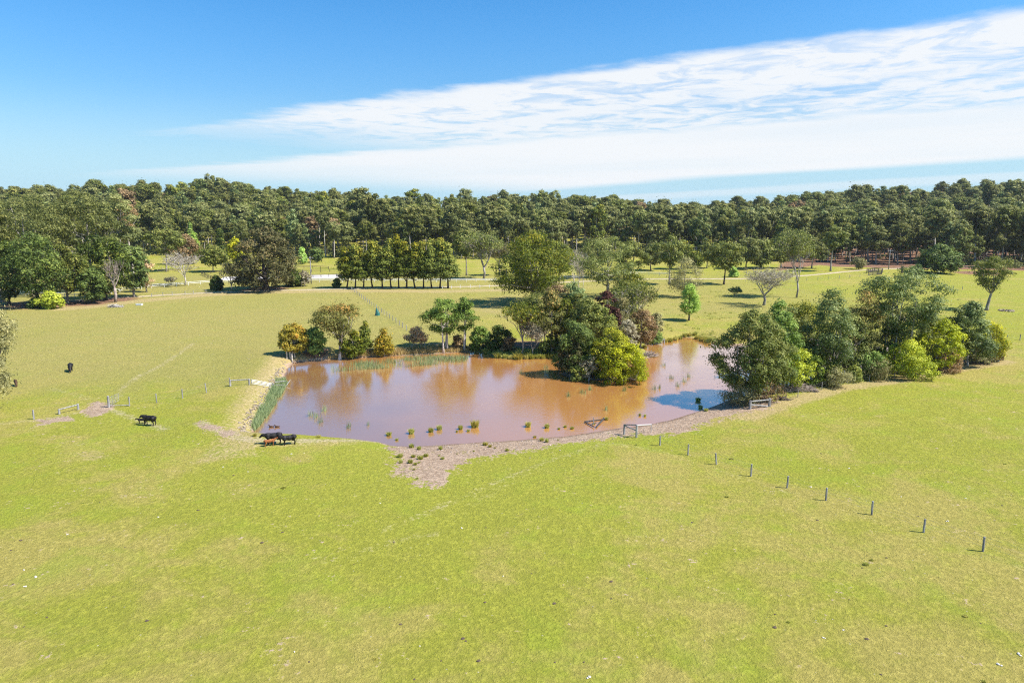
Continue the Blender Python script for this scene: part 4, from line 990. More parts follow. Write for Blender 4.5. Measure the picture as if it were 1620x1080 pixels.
line_fence('post_and_wire_fence', 'white posts beside the driveway right of the upright row', [(700, 456.5), (714, 456.5), (728, 456), (744, 455.5), (759, 455.5), (774, 455)], 1.1, 0.08, RAIL_WHITE, wires=(0.95,))
line_fence('post_and_wire_fence', 'grey posts beside the gravel driveway at the left bend', [(240, 470), (258, 468.5), (272.6, 467.5), (293, 466.5), (306, 465), (326, 464)], 1.15, 0.09, POST_GREY, wires=(0.95, 0.5), wr=0.02)
line_fence('post_and_wire_fence', 'posts behind the right bank trees along their grassy edge', [(1230, 634), (1262, 628), (1300, 616), (1340, 606), (1375, 603), (1415, 597), (1460, 596)], 1.0, 0.05, POST_GREY)
rail_fence('white_rail_fence', 'long white two rail fence along far side of driveway', [(-60, 465), (41, 468), (134, 471), (190, 462), (240, 455.5), (335, 448.5), (487, 446), (560, 446), (690, 446.5), (830, 445), (1010, 435), (1060, 436)], 3.6, 1.15, RAIL_WHITE, rails=(0.95, 0.55), rr=0.075, pr=0.08)
rail_fence('dark_rail_fence', 'dark post and rail fence around front of the sand arena', [(319, 434.6), (333, 441), (386, 443), (470, 440.5), (545, 438)], 3.0, 1.3, RAIL_DARK, rails=(0.93, 0.6, 0.3), rr=0.06, pr=0.09)
rail_fence('dark_rail_fence', 'dark post and rail fence behind the sand arena', [(319, 434.4), (420, 432), (536, 430)], 3.4, 1.3, RAIL_DARK, rails=(0.93, 0.55), rr=0.06, pr=0.09)
rail_fence('dark_rail_fence', 'short dark paddock rails farther back behind power pole', [(467, 425), (495, 425), (520, 426)], 4.0, 1.3, RAIL_DARK, rails=(0.93, 0.5), rr=0.07, pr=0.09)
rail_fence('dark_rail_fence', 'dark garden fence behind the pale bare garden tree', [(250, 431), (315, 426.5)], 4.0, 1.2, RAIL_DARK, rails=(0.93, 0.5), rr=0.07, pr=0.09)


def at_ground(px, py): return gp(px, py)


def brace(name, label, a, b, ta, tb, r=0.11, m=None, rails=None, extra=None, cat='timber brace', leans=((0, 0), (0, 0))):
    """two strainer posts with a rail; a, b bases and ta, tb top rows in the photograph"""
    m = m or POST_GREY; A, B = gp(*a), gp(*b)
    if A[2] < 0: A[2] = 0
    if B[2] < 0: B[2] = 0
    hA, hB = top_h(A, ta), top_h(B, tb); O = A.copy(); o = empty(name, tuple(O), label, cat)
    A, B = A - O, B - O
    post(o, A - (0, 0, 0.4), hA + 0.4, r, m); post(o, B - (0, 0, 0.4), hB + 0.4, r, m)
    for fa, fb in (rails or ((0.86, 0.86),)):
        bar(o, A + (0, 0, hA * fa), B + (0, 0, hB * fb), r * 0.62, m)
    if extra: extra(o, A, B, hA, hB, O)
    return o


def ext_gate_rail(o, A, B, hA, hB, O):
    C = gp(1030, 683.5) - O; post(o, C, top_h(C + O, 671), 0.035, m=POST_GREY, name='dropper'); bar(o, B + (0, 0, hB * 0.98), C + (0, 0, top_h(C + O, 671) * 0.98), 0.04, RAIL_WHITE, name='gate_rail')


brace('strainer_brace', 'weathered timber brace with sloping rail at the pond beach', (987.4, 687), (1006.7, 692), 671, 671.7, 0.11, rails=((0.9, 0.55), (0.97, 0.99)), extra=ext_gate_rail)
brace('strainer_brace', 'grey timber brace with top rail under the corner trees', (1186.3, 646.7), (1217, 643), 633, 630, 0.16, rails=((0.86, 0.84), (0.5, 0.02)))
brace('strainer_brace', 'shaded brace standing at the water edge of pond corner', (1145.5, 641), (1156, 637.5), 623, 621, 0.1)
brace('strainer_brace', 'timber brace standing in the water at the far inlet', (1035.5, 544.2), (1050.7, 544.2), 536.7, 536, 0.13, rails=((0.9, 0.9), (0.08, 0.8)))
brace('strainer_brace', 'timber brace with top rail on the left pasture', (94, 655), (124, 648), 647, 638.5, 0.12, rails=((0.92, 0.85),))
brace('strainer_brace', 'timber brace joined to the gate on the left bank', (364.7, 610.5), (394.6, 608.5), 600.5, 599, 0.12, rails=((0.88, 0.9),))
line_fence('fence_post', 'single post at the far left of the pasture fence', [(53.5, 663)], 1.15, 0.09, POST_GREY, wires=(), cat='fence post')

# timber gate on the left bank
A, B = gp(396.5, 609), gp(432.8, 614.5); O = A.copy(); gt = empty('timber_gate', tuple(O), 'long pale timber gate of five rails on the left bank', 'gate')
hA, hB = top_h(A, 599.5), top_h(B, 606); A, B = A - O, B - O
post(gt, B, hB, 0.11, POST_GREY)
for f in (0.28, 0.50, 0.72, 0.93): bar(gt, A + (0.15, 0, hA * f), B + (-0.1, 0, hB * f), 0.034, RAIL_WHITE, sides=4)
for f in (0.04, 0.5, 0.95): q = A + (B - A) * f; bar(gt, q + (0, 0, 0.25), q + (0, 0, (hA + (hB - hA) * f) * 0.98), 0.05, POST_GREY, name='stile', sides=4)
# broken rails running into the reeds
A = gp(434, 613); O = A.copy(); br = empty('broken_rails', tuple(O), 'broken pale rails sagging from gate into the green reeds', 'rail')
for (a, b, ha, hb) in (((435, 610), (452, 612), 0.5, 0.25), ((437, 614), (450, 618), 0.5, 0.15), ((450, 616), (460, 613), 0.2, 0.3)):
    bar(br, gp(*a) - O + (0, 0, ha), gp(*b) * (1, 1, 0) - O * (1, 1, 0) + (0, 0, hb), 0.05, POST_GREY)
# metal field gate, left
A, B = gp(172.5, 644), gp(188.5, 636.5); O = A.copy(); fg = empty('field_gate', tuple(O), 'open metal mesh gate hung on post beside worn cattle gap', 'gate')
B = B - O; A = A - O; post(fg, A, 1.4, 0.13, POST_GREY)
for f in (0.15, 0.4, 0.65, 0.9): bar(fg, A + (0.1, 0, 1.15 * f + 0.1), B + (0, 0, 1.15 * f + 0.1), 0.022, POST_GREY, name='gate_rail')
for f in (0.06, 0.35, 0.65, 1.0): q = A + (B - A) * f; bar(fg, q + (0, 0, 0.22), q + (0, 0, 1.2), 0.022, POST_GREY, name='upright')
C = gp(204, 642.5) - O; bar(fg, A + (0, 0, 0.2), C + (0, 0, 0.15), 0.05, POST_GREY, name='low_rail')

# broken brace at the waterside
S = gp(955, 675); S[2] = max(S[2], 0.0); O = S.copy(); bb = empty('broken_brace', tuple(O), 'collapsed dark timber brace lying half in the brown water', 'timber brace')
wp = lambda x, y: at_z(x, y, 0.0)
post(bb, S - O, top_h(S, 660.5), 0.11, POST_GREY); q = wp(939, 671.5); post(bb, q - O - (0, 0, 0.3), top_h(q, 660) + 0.3, 0.05, POST_GREY)
w1 = wp(925, 668.5) - O; tS = S - O + (0, 0, top_h(S, 663)); mS = S - O + (0, 0, top_h(S, 667)); lowl = wp(943, 677) - O + (0, 0, 0.1)
bar(bb, w1 + (0, 0, 0.15), mS, 0.07, RAIL_DARK); bar(bb, tS, lowl, 0.07, RAIL_DARK, name='strut'); bar(bb, w1 + (0, 0, 0.1), lowl + (-0.2, 0, 0.05), 0.06, RAIL_DARK)
bar(bb, wp(938, 671) - O + (0, 0, 0.12), mS - (0, 0, 0.35), 0.06, RAIL_DARK); bar(bb, lowl, S - O + (0, 0, 0.2), 0.08, RAIL_DARK, name='log')
# corner posts of the dam
S = gp(454, 567.5); O = S.copy(); cpost = empty('corner_posts', tuple(O), 'cluster of pale splayed posts at far left pond corner', 'fence post')
post(cpost, S - O, 1.2, 0.09, PALE_BARK); q = gp(459, 567.5) - O; post(cpost, q, 1.2, 0.10, PALE_BARK); post(cpost, q + (0.15, 0, 0), 1.25, 0.05, PALE_BARK, lean=(0.25, 0))
q = gp(462.5, 573) - O; post(cpost, q - (0, 0, 0.2), 1.7, 0.1, PALE_BARK)
# end post with stay
S = gp(1586.7, 569.4); O = S.copy(); ep = empty('end_post', tuple(O), 'dark end post propped by a white sloping stay at right', 'fence post')
post(ep, S - O, 0.95, 0.12, DARK_BARK); bar(ep, np.array([0, 0, 0.8]), gp(1579.5, 571.5) - O + (0, 0, 0.05), 0.08, RAIL_WHITE, name='stay')
for q, (x, y) in enumerate([(1526, 576), (1410, 592)]):
    line_fence('fence_post', ['lone grey stake at the foot of the pointed silvery gum', 'lone stake in front of the low bright yellow green bush'][q], [(x, y)], 1.1, 0.06, POST_GREY, wires=(), cat='fence post')
# dark timber yard by the driveway, stump, bits on the far bank
rail_fence('timber_yard', 'dark weathered timber rail yard beside the driveway at right', [(1371, 432), (1383, 430), (1396, 431), (1394, 434.5), (1374, 435.5)], 2.2, 1.7, RAIL_DARK, rails=(0.95, 0.7, 0.45, 0.2), rr=0.11, pr=0.13, cat='yard')
line_fence('tree_stump', 'tall dark stump beside the timber yard', [(1427, 432)], 3.0, 0.45, DARK_BARK, wires=(), cat='stump')
rail_fence('garden_rail_fence', 'low rail fence beneath the two green gums on far bank', [(652, 553), (672, 551), (690, 552), (704, 549)], 2.2, 1.0, POST_GREY, rails=(0.9,), rr=0.05, pr=0.07)


def pole(label, x, yb, yt):
    p = gp(x, yb); h = top_h(p, yt); o = empty('power_pole', tuple(p), label, 'power pole')
    g = Geo(); g.tube([(0, 0, -0.3), (0, 0, h * 0.5), (0, 0, h)], [0.2, 0.17, 0.14], 8); obj('pole', g.mesh('pole', [POST_GREY], smooth=True), o)
    g = Geo(); g.box((0, -0.2, h - 0.5), (2.4, 0.12, 0.14)); obj('crossarm', g.mesh('crossarm', [POST_GREY]), o)
    for s in (-1, 0, 1):
        g = Geo(); g.tube([(s, -0.2, h - 0.43), (s, -0.2, h - 0.28), (s, -0.2, h - 0.2)], [0.05, 0.07, 0.03], 6); obj('insulator', g.mesh('insulator', [RAIL_WHITE]), o)


pole('pale power pole standing right of the great fig', 492.5, 449, 406)
pole('power pole at the forest edge behind the timber yard', 1405.5, 426, 395)

# ------------------------------------------------------------------ animals
def ellipsoid(G, c, r, rot=None, n=10):
    th = np.linspace(0, math.pi, n); ph = np.arange(12) * 2 * math.pi / 12
    V = np.array([[math.sin(a) * math.cos(b), math.sin(a) * math.sin(b), math.cos(a)] for a in th for b in ph]) * r
    if rot is not None: V = V @ np.array(rot).T
    i = np.arange(n - 1)[:, None] * 12; j = np.arange(12)[None]; k = (j + 1) % 12
    G.add(V + c, np.stack([i + j, i + j + 12, i + k + 12, i + k], -1).reshape(-1, 4))


def cow_mesh(name, m, head='level', s=1.0, calf=False):
    """faces -X; one continuous body by voxel union of shaped pieces"""
    G = Geo(); lz = 0.70 if not calf else 0.74
    def cap(a, b, ra, rb, n=5):
        a, b = np.array(a, float), np.array(b, float); t = np.linspace(0, 1, n)[:, None]
        G.tube(a + (b - a) * t, ra + (rb - ra) * t[:, 0], 10); ellipsoid(G, a, (ra,) * 3, n=7); ellipsoid(G, b, (rb,) * 3, n=7)
    bw = 0.33 if not calf else 0.24
    by = 1.0 if not calf else 0.95
    dep = 0.325 if not calf else 0.25
    ellipsoid(G, (0.0, 0, by), (0.85, bw, dep)); ellipsoid(G, (-0.52, 0, by - 0.02), (0.38, bw * 0.95, dep * 1.12)); ellipsoid(G, (0.55, 0, by + 0.05), (0.42, bw * 0.98, dep * 0.98)); ellipsoid(G, (0.08, 0, by - 0.10), (0.55, bw * 1.05, dep * 0.95))
    ellipsoid(G, (-0.45, 0, by + dep * 0.72), (0.3, 0.13, 0.14)); ellipsoid(G, (0.72, 0, by + dep * 0.6), (0.25, 0.2, 0.14))
    if head == 'down': nk, hd, mz = (-1.12, 0, 0.72), (-1.32, 0, 0.42), (-1.50, 0, 0.16)
    elif head == 'up': nk, hd, mz = (-1.08, 0, 1.22), (-1.28, 0, 1.27), (-1.62, 0, 1.08)
    else: nk, hd, mz = (-1.0, 0, 1.14), (-1.17, 0, 1.17), (-1.43, 0, 0.96)
    cap((-0.62, 0, by + 0.08), nk, 0.30 if not calf else 0.19, 0.19 if not calf else 0.14); cap(nk, hd, 0.19 if not calf else 0.14, 0.16 if not calf else 0.14); cap(hd, mz, 0.15, 0.095); ellipsoid(G, mz, (0.11, 0.10, 0.085))
    for y in (-1, 1):
        e = np.array(hd) + (0.06, y * 0.15, 0.09); cap(e, e + (0.05, y * 0.17, -0.02), 0.05, 0.035, 3)
        k = bw * 0.62
        cap((-0.56, y * k, by - 0.12), (-0.58, y * k, 0.48), 0.17, 0.075); cap((-0.58, y * k, 0.48), (-0.57, y * k, 0.08), 0.07, 0.055); ellipsoid(G, (-0.60, y * k, 0.06), (0.10, 0.07, 0.06))
        cap((0.68, y * k, by), (0.60, y * k, 0.66), 0.24 if not calf else 0.17, 0.12); cap((0.60, y * k, 0.66), (0.78, y * k, 0.44), 0.12, 0.07); cap((0.78, y * k, 0.44), (0.72, y * k, 0.08), 0.065, 0.055); ellipsoid(G, (0.69, y * k, 0.06), (0.10, 0.07, 0.06))
    cap((0.92, 0, by + 0.25), (1.02, 0, by - 0.05), 0.05, 0.035); cap((1.02, 0, by - 0.05), (1.0, 0, 0.48), 0.03, 0.04); ellipsoid(G, (1.0, 0, 0.42), (0.05, 0.05, 0.12))
    if not calf: ellipsoid(G, (0.5, 0, by - 0.38), (0.2, 0.15, 0.12))
    me = G.mesh(name, [m]); o = bpy.data.objects.new('tmp', me); COL.objects.link(o)
    rm = o.modifiers.new('r', 'REMESH'); rm.mode = 'VOXEL'; rm.voxel_size = 0.035
    sm_ = o.modifiers.new('s', 'SMOOTH'); sm_.factor = 0.6; sm_.iterations = 4
    dg = bpy.context.evaluated_depsgraph_get(); me2 = bpy.data.meshes.new_from_object(o.evaluated_get(dg)); bpy.data.objects.remove(o)
    me2.name = name; me2.materials.clear(); me2.materials.append(m)
    for p in me2.polygons: p.use_smooth = True
    return me2


BLACK = mat_noise('black_hide', (0.006, 0.005, 0.005), (0.022, 0.018, 0.016), 3, rough=0.6, spec=0.3, bump=0.1)
RED = mat_noise('red_hide', (0.22, 0.075, 0.025), (0.34, 0.13, 0.045), 3, rough=0.8, bump=0.1)
BROWN = mat_noise('brown_hide', (0.05, 0.028, 0.015), (0.11, 0.06, 0.03), 3, rough=0.8, bump=0.1)


def animal(name, label, cat, me, x, y, rz, s, grp=None):
    p = gp(x, y); o = obj(name, me, loc=(p[0], p[1], p[2] - 0.01)); o.rotation_euler = (0, 0, rz); o.scale = (s, s, s); tag(o, label, cat, grp); return o


cow_level = cow_mesh('cow_body', BLACK, 'level'); cow_up = cow_mesh('cow_body', BLACK, 'up'); cow_down = cow_mesh('cow_body', BLACK, 'down')
animal('cow', 'largest black cow on pond bank above the red calf', 'cow', cow_level, 433, 702, 0.30, 0.86, 'cattle')
animal('cow', 'smaller black cow with lowered head at the tail of the largest', 'cow', cow_level, 457.5, 703, 0.45, 0.74, 'cattle')
animal('cow', 'black cow walking left beside a small calf', 'cow', cow_level, 237, 672.5, -0.25, 0.84, 'cattle')
animal('cow', 'lone black cow end on in upper left pasture', 'cow', cow_down, 112, 587, 2.1, 0.88, 'cattle')
animal('calf', 'small red brown calf nursing below the largest black cow', 'calf', cow_mesh('calf_body', RED, 'up', calf=True), 427, 705.2, math.pi + 0.5, 0.56, 'cattle')
animal('calf', 'little black calf just ahead of the walking cow', 'calf', cow_mesh('calf_body', BLACK, 'level', calf=True), 225, 669.5, 0.2, 0.48, 'cattle')
animal('calf', 'dark brown calf near the tree at the left edge', 'calf', cow_mesh('calf_body', BROWN, 'down', calf=True), 25.5, 610, 2.25, 0.68, 'cattle')


def duck(label, x, y):
    p = at_z(x, y, 0.0); G = Geo(); ellipsoid(G, (0, 0, 0.06), (0.26, 0.13, 0.12)); ellipsoid(G, (-0.24, 0, 0.24), (0.075, 0.06, 0.065)); G.tube([(-0.15, 0, 0.08), (-0.2, 0, 0.16), (-0.23, 0, 0.23)], [0.07, 0.05, 0.045], 8); G.tube([(-0.28, 0, 0.235), (-0.38, 0, 0.22)], [0.03, 0.012], 6); G.tube([(0.2, 0, 0.08), (0.36, 0, 0.15)], [0.07, 0.01], 6)
    tag(obj('duck', G.mesh('duck', [BROWN], smooth=True), loc=tuple(p)), label, 'duck', 'waterbirds on the pond')


duck('dark waterbird on the pond left of its partner above cows', 429.3, 675.6); duck('dark waterbird on the pond right of its partner above cows', 438.5, 675.6)

# ------------------------------------------------------------------ reeds, tussocks, grass
def blades(P, h, w, rng, lean=0.25, bend=0.3, pw=1.0):
    n = len(P); a = rng.rand(n) * 6.283; d = np.stack([np.cos(a), np.sin(a), np.zeros(n)], 1); s_ = np.stack([-np.sin(a), np.cos(a), np.zeros(n)], 1)
    b = rng.rand(n) * 6.283; s_ = np.stack([np.cos(b), np.sin(b), np.zeros(n)], 1)
    h = h[:, None]; le = (rng.rand(n) ** pw * lean)[:, None]; up = np.array([[0, 0, 1.0]])
    m_ = P + up * h * 0.55 + d * h * le * 0.4; t_ = P + up * h * (1 - le * 0.3) + d * h * le * (1 + bend)
    V = np.stack([P - s_ * w / 2, P + s_ * w / 2, m_ + s_ * w * 0.38, m_ - s_ * w * 0.38, t_], 1).reshape(-1, 3)
    i = np.arange(n)[:, None] * 5
    return V, i + np.array([[0, 1, 2, 3]]), i + np.array([[3, 2, 4]])


def blade_mat(name, dark, light, tip): return leaf_mat(name, dark, light, tip, trans=0.25, rough=0.6, gain=1.0)


REED = blade_mat('reed_blades', (0.10, 0.15, 0.05), (0.26, 0.33, 0.12), (0.38, 0.34, 0.16))
SEDGE = blade_mat('green_sedge', (0.17, 0.23, 0.09), (0.36, 0.45, 0.20), (0.46, 0.50, 0.26))
TUSS = blade_mat('tussock_blades', (0.20, 0.21, 0.03), (0.46, 0.46, 0.08), (0.62, 0.57, 0.14))
TUSSG = blade_mat('yellow_tussock_blades', (0.24, 0.22, 0.03), (0.56, 0.50, 0.09), (0.7, 0.6, 0.18))
DRYG = blade_mat('dry_grass_blades', (0.34, 0.25, 0.09), (0.66, 0.50, 0.20), (0.74, 0.60, 0.28))
GRS = blade_mat('pasture_blades', (0.27, 0.27, 0.05), (0.42, 0.40, 0.08), (0.50, 0.45, 0.11))


def blade_stuff(name, label, P, h, w, m, seed, lean=0.25, cat='grass'):
    rng = np.random.RandomState(seed); V, Q, T_ = blades(P, h, w, rng, lean)
    tint = np.repeat(rng.rand(len(P)), 5)
    o = obj(name, mesh_np(name, V, [Q, T_], [m], attrs={'tint': tint})); return tag(o, label, cat, kind='stuff')


def in_poly(pxs, n, seed, z0=None):
    q = [tuple((at_z(*p) if z0 is not None else gp(*p))[:2]) for p in pxs]; rng = np.random.RandomState(seed); a = np.array(q); lo, hi = a.min(0), a.max(0); out = []
    P = lo + rng.rand(n * 4, 2) * (hi - lo); P = P[sdf_poly(P[:, 0], P[:, 1], q) < 0][:n]
    z = np.full(len(P), z0) if z0 is not None else ground_z(P[:, 0], P[:, 1])
    return np.column_stack([P, z])


rng = np.random.RandomState(11)
P = in_poly([(522, 590), (560, 586), (620, 583), (700, 577), (738, 573), (742, 566), (700, 564), (640, 568), (560, 576), (522, 580)], 5200, 1, 0.0)
keep = vnoise(P[:, 0], P[:, 1], 0.9, 5) + rng.normal(size=len(P)) * 0.25 > -0.02; P = P[keep]
blade_stuff('reed_bed', 'broad bed of green reeds growing in the far pond water', P - (0, 0, 0.1), rng.uniform(0.5, 1.15, len(P)), 0.045, REED, 2, cat='reeds')
P = in_poly([(397, 682), (405, 660), (418, 640), (430, 618), (436, 603), (450, 602), (456, 612), (444, 632), (434, 648), (420, 668), (404, 684)], 9000, 2)
P = P[vnoise(P[:, 0], P[:, 1], 1.0, 15) + rng.normal(size=len(P)) * 0.3 > -0.15]
P[:, 2] = np.maximum(P[:, 2], -0.1)
blade_stuff('sedge_bank', 'band of soft green sedge lining the left bank', P, rng.uniform(0.5, 1.0, len(P)), 0.05, SEDGE, 3, 0.5, cat='reeds')
P = in_poly([(462, 573), (510, 569), (600, 563), (700, 558), (742, 556), (744, 550), (700, 548), (640, 553), (560, 560), (500, 566), (462, 569)], 13000, 3); P = P[P[:, 2] > 0.02]
blade_stuff('dry_grass', 'strip of tall golden dry grass along the far shore', P, rng.uniform(0.3, 0.8, len(P)), 0.05, DRYG, 4, 0.5)
P = in_poly([(742, 556), (780, 562), (860, 566), (900, 564), (900, 556), (780, 552)], 3500, 7); P = P[P[:, 2] > 0.02]
blade_stuff('bank_grass', 'mixed grass under the trees of the far bank', P, rng.uniform(0.2, 0.6, len(P)), 0.05, TUSS, 6, 0.5)
# short grass of the near pasture
rng = np.random.RandomState(21); n = 52000
yy = 26 + (rng.rand(n) ** 0.8) * 46; xx = (rng.rand(n) * 2 - 1) * (yy * 0.80 + 2); d = sdf_poly(xx, yy, POND); zz = ground_z(xx, yy)
beach_px = P2([(596, 694), (612, 706), (626, 722), (629, 738), (640, 755), (662, 768), (692, 771), (716, 742), (790, 718), (870, 705), (950, 697), (1010, 687), (1085, 684), (1180, 654), (1235, 636), (1100, 640), (700, 696)])
ok = (d > 0.8) & (sdf_poly(xx, yy, beach_px) > 0.3) & (vnoise(xx, yy, 0.8, 12) + rng.normal(size=n) * 0.35 > -0.35)
P = np.column_stack([xx, yy, zz])[ok]
blade_stuff('pasture_grass', 'short grazed grass blades of the near pasture', P, rng.uniform(0.03, 0.10, len(P)), 0.022, GRS, 5, 0.9)

tprotos = []
for k in range(5):
    rng = np.random.RandomState(40 + k); n = 240; a = rng.rand(n) * 6.283; r = rng.rand(n) ** 0.5 * 0.30; B = np.stack([np.cos(a) * r, np.sin(a) * r, np.zeros(n) - 0.03], 1)
    V, Q, T_ = blades(B, rng.uniform(0.35, 0.78, n), 0.055, rng, 0.60, 0.0, 0.7)
    tprotos.append({m.name: mesh_np('tussock', V, [Q, T_], [m], attrs={'tint': np.repeat(rng.rand(n), 5)}) for m in (TUSS, TUSSG)})


def tussock(x, y, w, label, group, m=TUSS, k=[0], hgt=1.0):
    k[0] += 1; p = gp(x, y); p[2] = max(p[2], 0.0) - 0.02; W = px_size(p, w); s = W / 0.86
    o = obj('tussock', tprotos[k[0] % 5][m.name], loc=tuple(p)); o.scale = (s, s, s * hgt); o.rotation_euler = (0, 0, k[0] * 2.1)
    return tag(o, label, 'tussock', group)


front = [(615.5, 698, 10, 'first big tussock at the left end of the shore row'), (628, 703, 6, 'little dark tussock right of the first big shore tussock'), (651, 699, 11, 'wide upright tussock standing in water with brown reflection'), (651, 708, 9, 'low tussock on mud just below the wide upright one'),
         (663, 711, 8, 'low tussock on mud right of the one below the upright tussock'), (682, 697, 10, 'left tussock of the pair standing in shallow water'), (695.5, 694, 10, 'right tussock of the pair standing in shallow water'), (697, 711, 8, 'single low tussock on open mud under the water pair'),
         (729, 693, 9, 'mid sized tussock in water left of the biggest one'), (723, 696, 4, 'tiny dark tuft touching the mid sized water tussock'), (741, 695, 6, 'small tussock at the left foot of the biggest one'), (751.5, 690, 15, 'biggest pale topped tussock standing in the water'),
         (768, 704, 10, 'yellow tussock on the mud right of the biggest one'), (775, 707, 7, 'small tussock attached to the yellow mud tussock'), (783, 709, 4, 'tiny tuft right of the yellow mud tussock'), (835.5, 688, 11, 'pale topped tussock alone in the water near midshore'),
         (846, 693, 6, 'dark stubby tuft right of the pale topped midshore tussock'), (865, 688, 9, 'rounded water tussock left of three small dark ones'), (884, 688, 5, 'first of three small dark shore tufts'), (894, 686, 6, 'second of three small dark shore tufts'), (905, 686, 7, 'third of three small dark shore tufts'),
         (857, 697, 8, 'pale mud tussock under the rounded water tussock'), (865, 699, 8, 'darker mud tussock under the rounded water tussock'), (883, 696, 3, 'tiny tuft on mud below three small dark tufts'), (633, 723, 11, 'upper left tussock of the group on the mud spit'), (654, 723, 8, 'brownish tussock of the mud spit group'),
         (665, 726, 11, 'broad middle tussock of the mud spit group'), (674, 722, 9, 'right tussock of the mud spit group'), (649, 732, 10, 'lower middle tussock of the mud spit group'), (634, 732, 8, 'lower left tussock of the mud spit group'), (657, 735, 7, 'lowest tussock of the mud spit group'), (663, 732, 5, 'small lower right tussock of the mud spit group'),
         (695, 721, 4, 'tiny tuft on mud right of the spit group'), (700, 726, 7, 'flat thin tussock on mud right of the spit group'), (749.5, 714, 4, 'tiny dark tuft at the grass edge below the biggest tussock'), (723, 718, 3, 'tiny dark tuft at the grass edge right of spit group'), (939, 680, 5, 'small tuft below the collapsed brace'),
         (959, 675, 8, 'yellow tussock right of the collapsed brace'), (1012, 668, 5, 'left tuft at the water behind the sloping rail brace'), (1020, 668, 5, 'right tuft at the water behind the sloping rail brace'), (403, 690, 7, 'yellow tussock at the water left of the cows'), (504, 692, 8, 'small yellow tussock on the bank right of the cows'),
         (1104, 643, 10, 'dark tall tussock beside the blue tree shadow'), (1108, 648, 8, 'low green tussock under the dark tall tussock'), (1117, 650, 8, 'rightmost green tussock near the blue tree shadow'), (660, 757, 5, 'flat tuft at the tip of the mud spit'), (655, 743, 5, 'thin tuft in the centre of the mud spit'), (802, 713, 7, 'thin tuft at the grass edge below midshore')]
for x, y, w, lab in front: tussock(x, y, w, lab, 'tussocks along the near shore', TUSSG if ('yellow' in lab or 'pale' in lab) else TUSS, hgt=1.15 if 'water' in lab or 'upright' in lab else 0.85)
far = [(787, 566, 13, 'bright green tussock at the left of the far bank row'), (799, 567, 10, 'olive tussock second in the far bank row'), (808, 568, 9, 'pale tussock third in the far bank row'), (820, 568, 15, 'wide yellow tussock on the far bank'), (833, 567, 9, 'small tussock right of the wide yellow one'), (841, 567, 10, 'brown tussock left of the close pair'), (851, 566.5, 9, 'left tussock of the close brown pair'),
       (859, 566.5, 10, 'right tussock of the close brown pair'), (870, 566, 11, 'last tussock of the far bank row before the island'), (1053, 541, 8, 'yellow tussock right of the far brace'), (1060, 541, 9, 'second tussock right of the far brace'), (1069, 538.5, 9, 'golden tussock in middle of the inlet row'), (1076, 537, 8, 'tussock before the gap in the inlet row'),
       (1083, 532, 8, 'tussock at the inlet mouth left side'), (1091, 531, 8, 'golden tussock at the inlet mouth'), (1099, 530, 7, 'small tussock at the head of the inlet'), (1103, 538, 9, 'left tussock of the golden right inlet bank'), (1111, 540, 11, 'large golden tussock of right inlet bank'), (1119, 543, 12, 'tussock hidden partly by the broad corner tree'), (1020, 551, 8, 'pale tussock on the driftwood spit'), (770, 560, 12, 'low green tussock under the fresh green bush')]
for x, y, w, lab in far: tussock(x, y, w * 1.2, lab, 'tussocks along the far shore', TUSSG if ('yellow' in lab or 'golden' in lab or 'pale' in lab) else TUSS, hgt=0.85)

# reed clumps that stand alone in the water
rc = [(500, 660, 9, 'tallest green reed clump in the left water'), (492, 657, 6, 'thin reed clump left of the tallest'), (508, 668, 7, 'low reed clump below the tallest'), (513, 650, 8, 'reed clump farther out behind the tallest'), (553, 676, 7, 'faint greyish reed clump right of the tall ones'), (583, 672, 3, 'single faint reed stem mid pond'),
      (825, 591, 9, 'pale reed clump left of the island shadow'), (864, 583, 9, 'faint reed wisps beside the island shadow'), (899, 627, 8, 'dark green reed clump below the island'), (923, 622, 10, 'flat wide reed clump below the island'), (935, 617, 9, 'tall reed clump right of the flat wide one'), (988, 618, 7, 'reed clump below the yellow green dome'),
      (1050, 579, 5, 'thin reeds in open water right of island'), (1062, 599, 7, 'reed clump in open water nearest the corner tree'), (1082, 604, 6, 'upright reed pair near the corner tree'), (1035, 616, 8, 'reed clump in open water below the thin reeds'), (1043, 614, 5, 'slim reed clump next to the one in open water'), (1073, 611, 6, 'short reed clump below the upright pair'), (959, 649, 6, 'faint short reeds before the collapsed brace'), (1090, 597, 5, 'thin reeds close to the corner tree')]
for k, (x, y, w, lab) in enumerate(rc):
    p = at_z(x, y, 0.0); rng = np.random.RandomState(60 + k); W = px_size(p, w); n = int(14 + 3 * w); B = np.column_stack([rng.normal(size=n) * W * 0.28, rng.normal(size=n) * 0.35, np.full(n, -0.12)])
    V, Q, T_ = blades(B, rng.uniform(0.5, 1.35, n) * (0.8 if w > 4 else 0.6), 0.035, rng, 0.25)
    tag(obj('reed_clump', mesh_np('reed_clump', V, [Q, T_], [REED], attrs={'tint': np.repeat(rng.rand(n), 5)}), loc=tuple(p)), lab, 'reeds', 'reed clumps standing in the pond')

# ------------------------------------------------------------------ stones, sticks, small things
def rock_verts(rng, r, sq=0.65):
    th = np.array([0, 0.7, 1.4, 2.2, math.pi]); V = []
    for a in th:
        for b in range(6): V.append((math.sin(a) * math.cos(b * 1.047 + a), math.sin(a) * math.sin(b * 1.047 + a), math.cos(a) * sq))
    V = np.array(V) * r * rng.uniform(0.72, 1.2, (30, 1)); V[:6] = V[:6].mean(0); V[24:] = V[24:].mean(0)
    i = np.arange(4)[:, None] * 6; j = np.arange(6)[None]; k = (j + 1) % 6
    return V, np.stack([i + j, i + j + 6, i + k + 6, i + k], -1).reshape(-1, 4)


